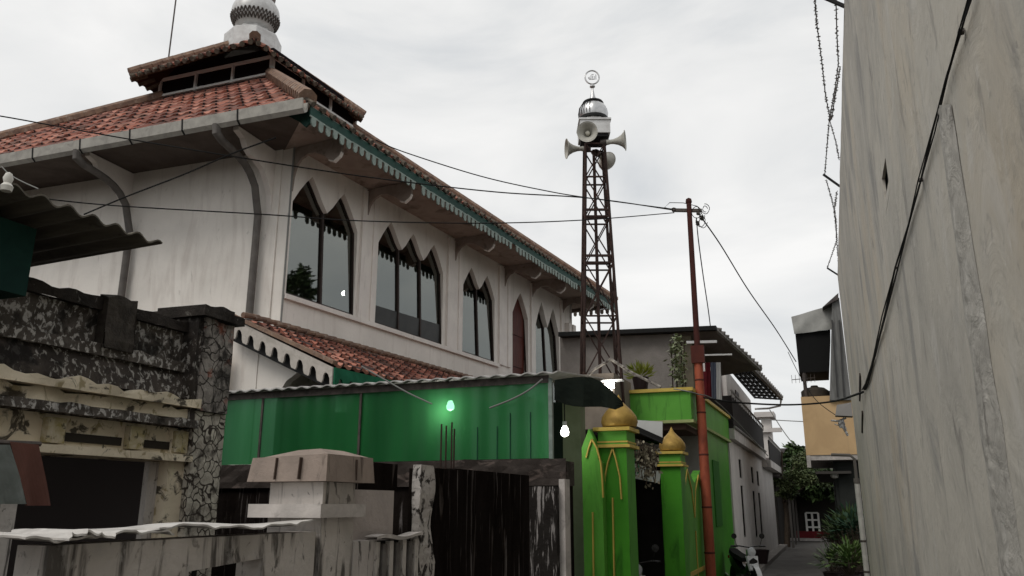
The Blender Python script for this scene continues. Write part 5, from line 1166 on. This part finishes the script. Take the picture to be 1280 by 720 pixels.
# ---- pots at the white house
p = V((-1.80, 21.6, .12)); m = MB().lathe([(.10, 0), (.20, .30), (.22, .30), (.20, .30), (.12, .02)], p, 16)
p = atX(947, 702, -1.82); p = V((-1.82, 22.6, .12)); m = MB().lathe([(.13, 0), (.20, .32), (.21, .34), (.18, .34), (.10, .03)], p, 16); tag(build(m, 'plant_pot', potm, smooth=True), 'dark empty tub on the kerb below the slit windows', 'pot')
p = V((-1.80, 20.2, .12)); m = MB().lathe([(.06, 0), (.10, .16), (.11, .17), (.09, .17)], p, 14); tag(build(m, 'plant_pot', M('pot_tan', (.2,.15,.1)), smooth=True), 'small tan pot on the kerb behind the motorbike', 'pot')

# ================================================================== MOTORBIKES
def motorbike(loc, rotz, label):
    t = thing('motorbike', label, 'motorbike', (0, 0, 0), 'motorbikes')
    for (x, nm) in ((-.62, 'wheel'), (.62, 'wheel')):
        q = Matrix.Rotation(R_(90), 4, 'X')
        prof_ = [(.235, -.03), (.275, -.035), (.295, 0), (.275, .035), (.235, .03)]
        w_ = build(MB().lathe(prof_, (x, 0, .295), 28, M=q), 'wheel', rubber, t, smooth=True)
        m = MB().lathe([(.03, -.06), (.03, .06)], (x, 0, .295), 12, M=q)
        for k in range(10): a = k*math.pi/5; m.bar((x, 0, .295), (x+.24*math.cos(a), 0, .295+.24*math.sin(a)), .012, .012)
        build(m, 'spoke', chrome, w_)
    m = MB(); sec_ = [(.60, .62, .10), (.45, .55, .13), (.25, .42, .09), (0, .42, .11), (-.2, .52, .13), (-.5, .66, .12), (-.78, .74, .06)]
    rings = []
    for (x, z, w) in sec_:
        rings.append([m.add((x+dx, y, z+dz)) for y, dz, dx in ((-w, -.09, 0), (-w*.8, .10, 0), (0, .15, 0), (w*.8, .10, 0), (w, -.09, 0), (0, -.14, 0))])
    for a, b in zip(rings, rings[1:]):
        for j in range(6): m.f.append([a[j], a[(j+1)%6], b[(j+1)%6], b[j]])
    m.f.append(rings[0]); m.f.append(rings[-1]); build(m, 'body', bikeblack, t, smooth=True)
    m = MB(); rr_ = []
    for (x, z, w) in ((.12, .70, .09), (-.1, .745, .13), (-.4, .78, .13), (-.62, .84, .11), (-.75, .86, .06)): rr_.append([m.add((x, y, z+dz)) for y, dz in ((-w, -.04), (-w*.8, .04), (w*.8, .04), (w, -.04))])
    for a, b in zip(rr_, rr_[1:]):
        for j in range(4): m.f.append([a[j], a[(j+1)%4], b[(j+1)%4], b[j]])
    m.f.append(rr_[0]); m.f.append(rr_[-1]); build(m, 'seat', rubber, t, smooth=True)
    m = MB(); m.tube([(.62, .07, .295), (.48, .07, .70), (.42, .06, .92)], .022, 8); m.tube([(.62, -.07, .295), (.48, -.07, .70), (.42, -.06, .92)], .022, 8); build(m, 'fork', chrome, t)
    m = MB(); m.tube([(.32, -.34, .98), (.38, -.2, .99), (.42, 0, .96), (.38, .2, .99), (.32, .34, .98)], .014, 8); m.tube([(.32, -.36, .98), (.35, -.22, .985)], .02, 8); m.tube([(.32, .36, .98), (.35, .22, .985)], .02, 8); hb = build(m, 'handlebar', bikeblack, t)
    for s in (-1, 1):
        m = MB(); m.tube([(.36, s*.24, .99), (.37, s*.29, 1.14)], .006, 5); m.lathe([(.0, -.01), (.055, -.008), (.055, .008), (0, .01)], (.37, s*.29, 1.18), 14, M=Matrix.Rotation(R_(90), 4, 'Y')); build(m, 'mirror', bikeblack, hb)
    m = MB(); m.lathe([(.0, -.06), (.07, -.05), (.09, 0), (.08, .03), (0, .045)], (.52, 0, .88), 16, M=Matrix.Rotation(R_(90), 4, 'Y')); build(m, 'headlight', M('lens', (.55,.57,.6), rough=.1), t, smooth=True)
    m = MB(); m.hexa([(.60, -.10, .52), (.62, .10, .52), (.50, .13, .80), (.50, -.13, .80), (.64, -.08, .54), (.66, .08, .54), (.55, .11, .80), (.55, -.11, .80)]); build(m, 'front_shield', M('bike_white', (.55,.56,.58), rough=.3), t)
    m = MB(); m.grid(lambda a, b: V((.62+.33*math.cos(R_(20+120*a)), -.05+.1*b, .295+.33*math.sin(R_(20+120*a)))), 10, 1); m.grid(lambda a, b: V((.62+.335*math.cos(R_(20+120*a)), -.05+.1*b, .295+.335*math.sin(R_(20+120*a)))), 10, 1); build(m, 'front_fender', M('bike_white', ()), t)
    m = MB(); m.tube([(.1, -.12, .28), (-.3, -.14, .25), (-.85, -.15, .34)], [.02, .03, .045], 10); build(m, 'exhaust', chrome, t, smooth=True)
    m = MB(); m.box(-.2, -.12, .18, .2, .12, .42); build(m, 'engine', M('engine_grey', (.13,.13,.13), metal=.6, rough=.4), t)
    m = MB(); m.bar((-.1, .1, .2), (-.12, .28, .01), .02, .02); build(m, 'side_stand', darkmetal, t)
    m = MB(); m.box(-.86, -.06, .68, -.82, .06, .74); build(m, 'tail_light', M('tail_red', (.3,.01,.01)), t)
    t.location = V(loc); t.rotation_euler = (0, 0, rotz); t.scale = (.88,)*3; return t
mbk = motorbike((-1.60, 15.9, .004), R_(-66), 'black and white motorbike parked beside the red pole')
copy_tree(mbk, (-2.55, 11.3, 0), 'dark motorbike parked inside the gateway between the green pillars', R_(-78))

# ================================================================== CABLES overhead
def cable(label, pts, r=.008, mat=cablem, group='overhead cables'):
    P_ = [p for p in pts]; out = []
    for i in range(len(P_)-1):
        p0 = P_[max(i-1, 0)]; p1 = P_[i]; p2 = P_[i+1]; p3 = P_[min(i+2, len(P_)-1)]
        for k in range(8):
            t = k/8; out.append(.5*((2*p1)+(-p0+p2)*t+(2*p0-5*p1+4*p2-p3)*t*t+(-p0+3*p1-3*p2+p3)*t**3))
    out.append(P_[-1]); tag(build(MB().tube(out, r, 6), 'cable', mat, smooth=True), label, 'cable', group)
def span(pix, da, db):
    """points along pixels, with the distance along the alley running evenly"""
    n = len(pix); return [atY(x, y, da+(db-da)*i/(n-1)) for i, (x, y) in enumerate(pix)]
PT = pt_+V((-.28, 0, -.10))
cable('long upper cable from the left edge past the mosque eave to the red pole', span([(-60, 138), (0, 145), (150, 172), (350, 205), (480, 224), (620, 240), (740, 248)], 6.5, 12)+[PT], .010)
cable('long lower cable crossing below the mosque brackets to the red pole', span([(-60, 232), (0, 241), (130, 256), (330, 268), (450, 276), (600, 279), (730, 275)], 5.5, 12)+[PT+V((0,0,-.05))], .009)
cable('cable leaving the mosque roof edge towards the red pole', span([(470, 175), (505, 190), (600, 220), (680, 238), (740, 248)], 10.0, 12.5)+[PT+V((0,0,.02))], .009)
cable('cable rising diagonally across the front wall of the mosque', span([(105, 268), (160, 245), (230, 218), (290, 192), (345, 172)], 8.6, 8.9), .012)
cable('thin cable drooping from the gutter at the left edge', [atY(2, 208, 8.55), atY(12, 218, 8.5), atY(28, 227, 8.4), atY(48, 236, 8.3)], .010, cableg)
cable('cable slanting from the red pole top down to the awning corner', [pt_+V((.15,0,-.2)), atY(900, 305, 15), atY(935, 362, 17), atY(970, 412, 19.5), atY(995, 452, 21)], .013)
cable('cable hanging from the pole top to the block house roof', [pt_+V((.12,0,-.3)), atY(873, 300, 13.9), atY(879, 345, 14.8), atY(885, 385, 15.6), atY(888, 408, 16.3)], .010)
cable('cable across the alley from the pole to the cable bundle on the wall', [atY(880, 497, 13.6), atY(920, 503, 14.5), atY(985, 506, 15), atY(1040, 502, 15), atX(1079, 490, XR-.03)], .016)
cable('pale cable sagging over the green screen to the left of the bulb', [atY(452, 458, 6.8), atY(480, 474, 6.82), atY(510, 491, 6.85), atY(540, 505, 6.88)], .008, cableg)
cable('pale cable sagging over the green screen to the right of the bulb', [atY(612, 510, 6.9), atY(640, 499, 6.88), atY(662, 487, 6.86), atY(678, 474, 6.84)], .008, cableg)
cable('white cable sloping down from the parapet corner past the red pole', [atY(842, 486, 13.3), atY(870, 492, 13.35), atY(900, 506, 15), atY(960, 570, 19)], .010, cableg)
cable('thin line from the pole to the ochre house, behind the balcony', [atY(985, 440, 22), atY(1000, 470, 21.3), atY(1020, 500, 20.6), atY(1046, 520, 19)], .008)
cable('far wire crossing the gap of sky above the alley trees', [atY(950, 524, 38), atY(985, 526, 38), atY(1005, 527, 38)], .02, cableg)
cable('far wire slanting down towards the alley trees', [atY(962, 512, 38), atY(980, 540, 38), atY(1000, 566, 38)], .02, cableg)
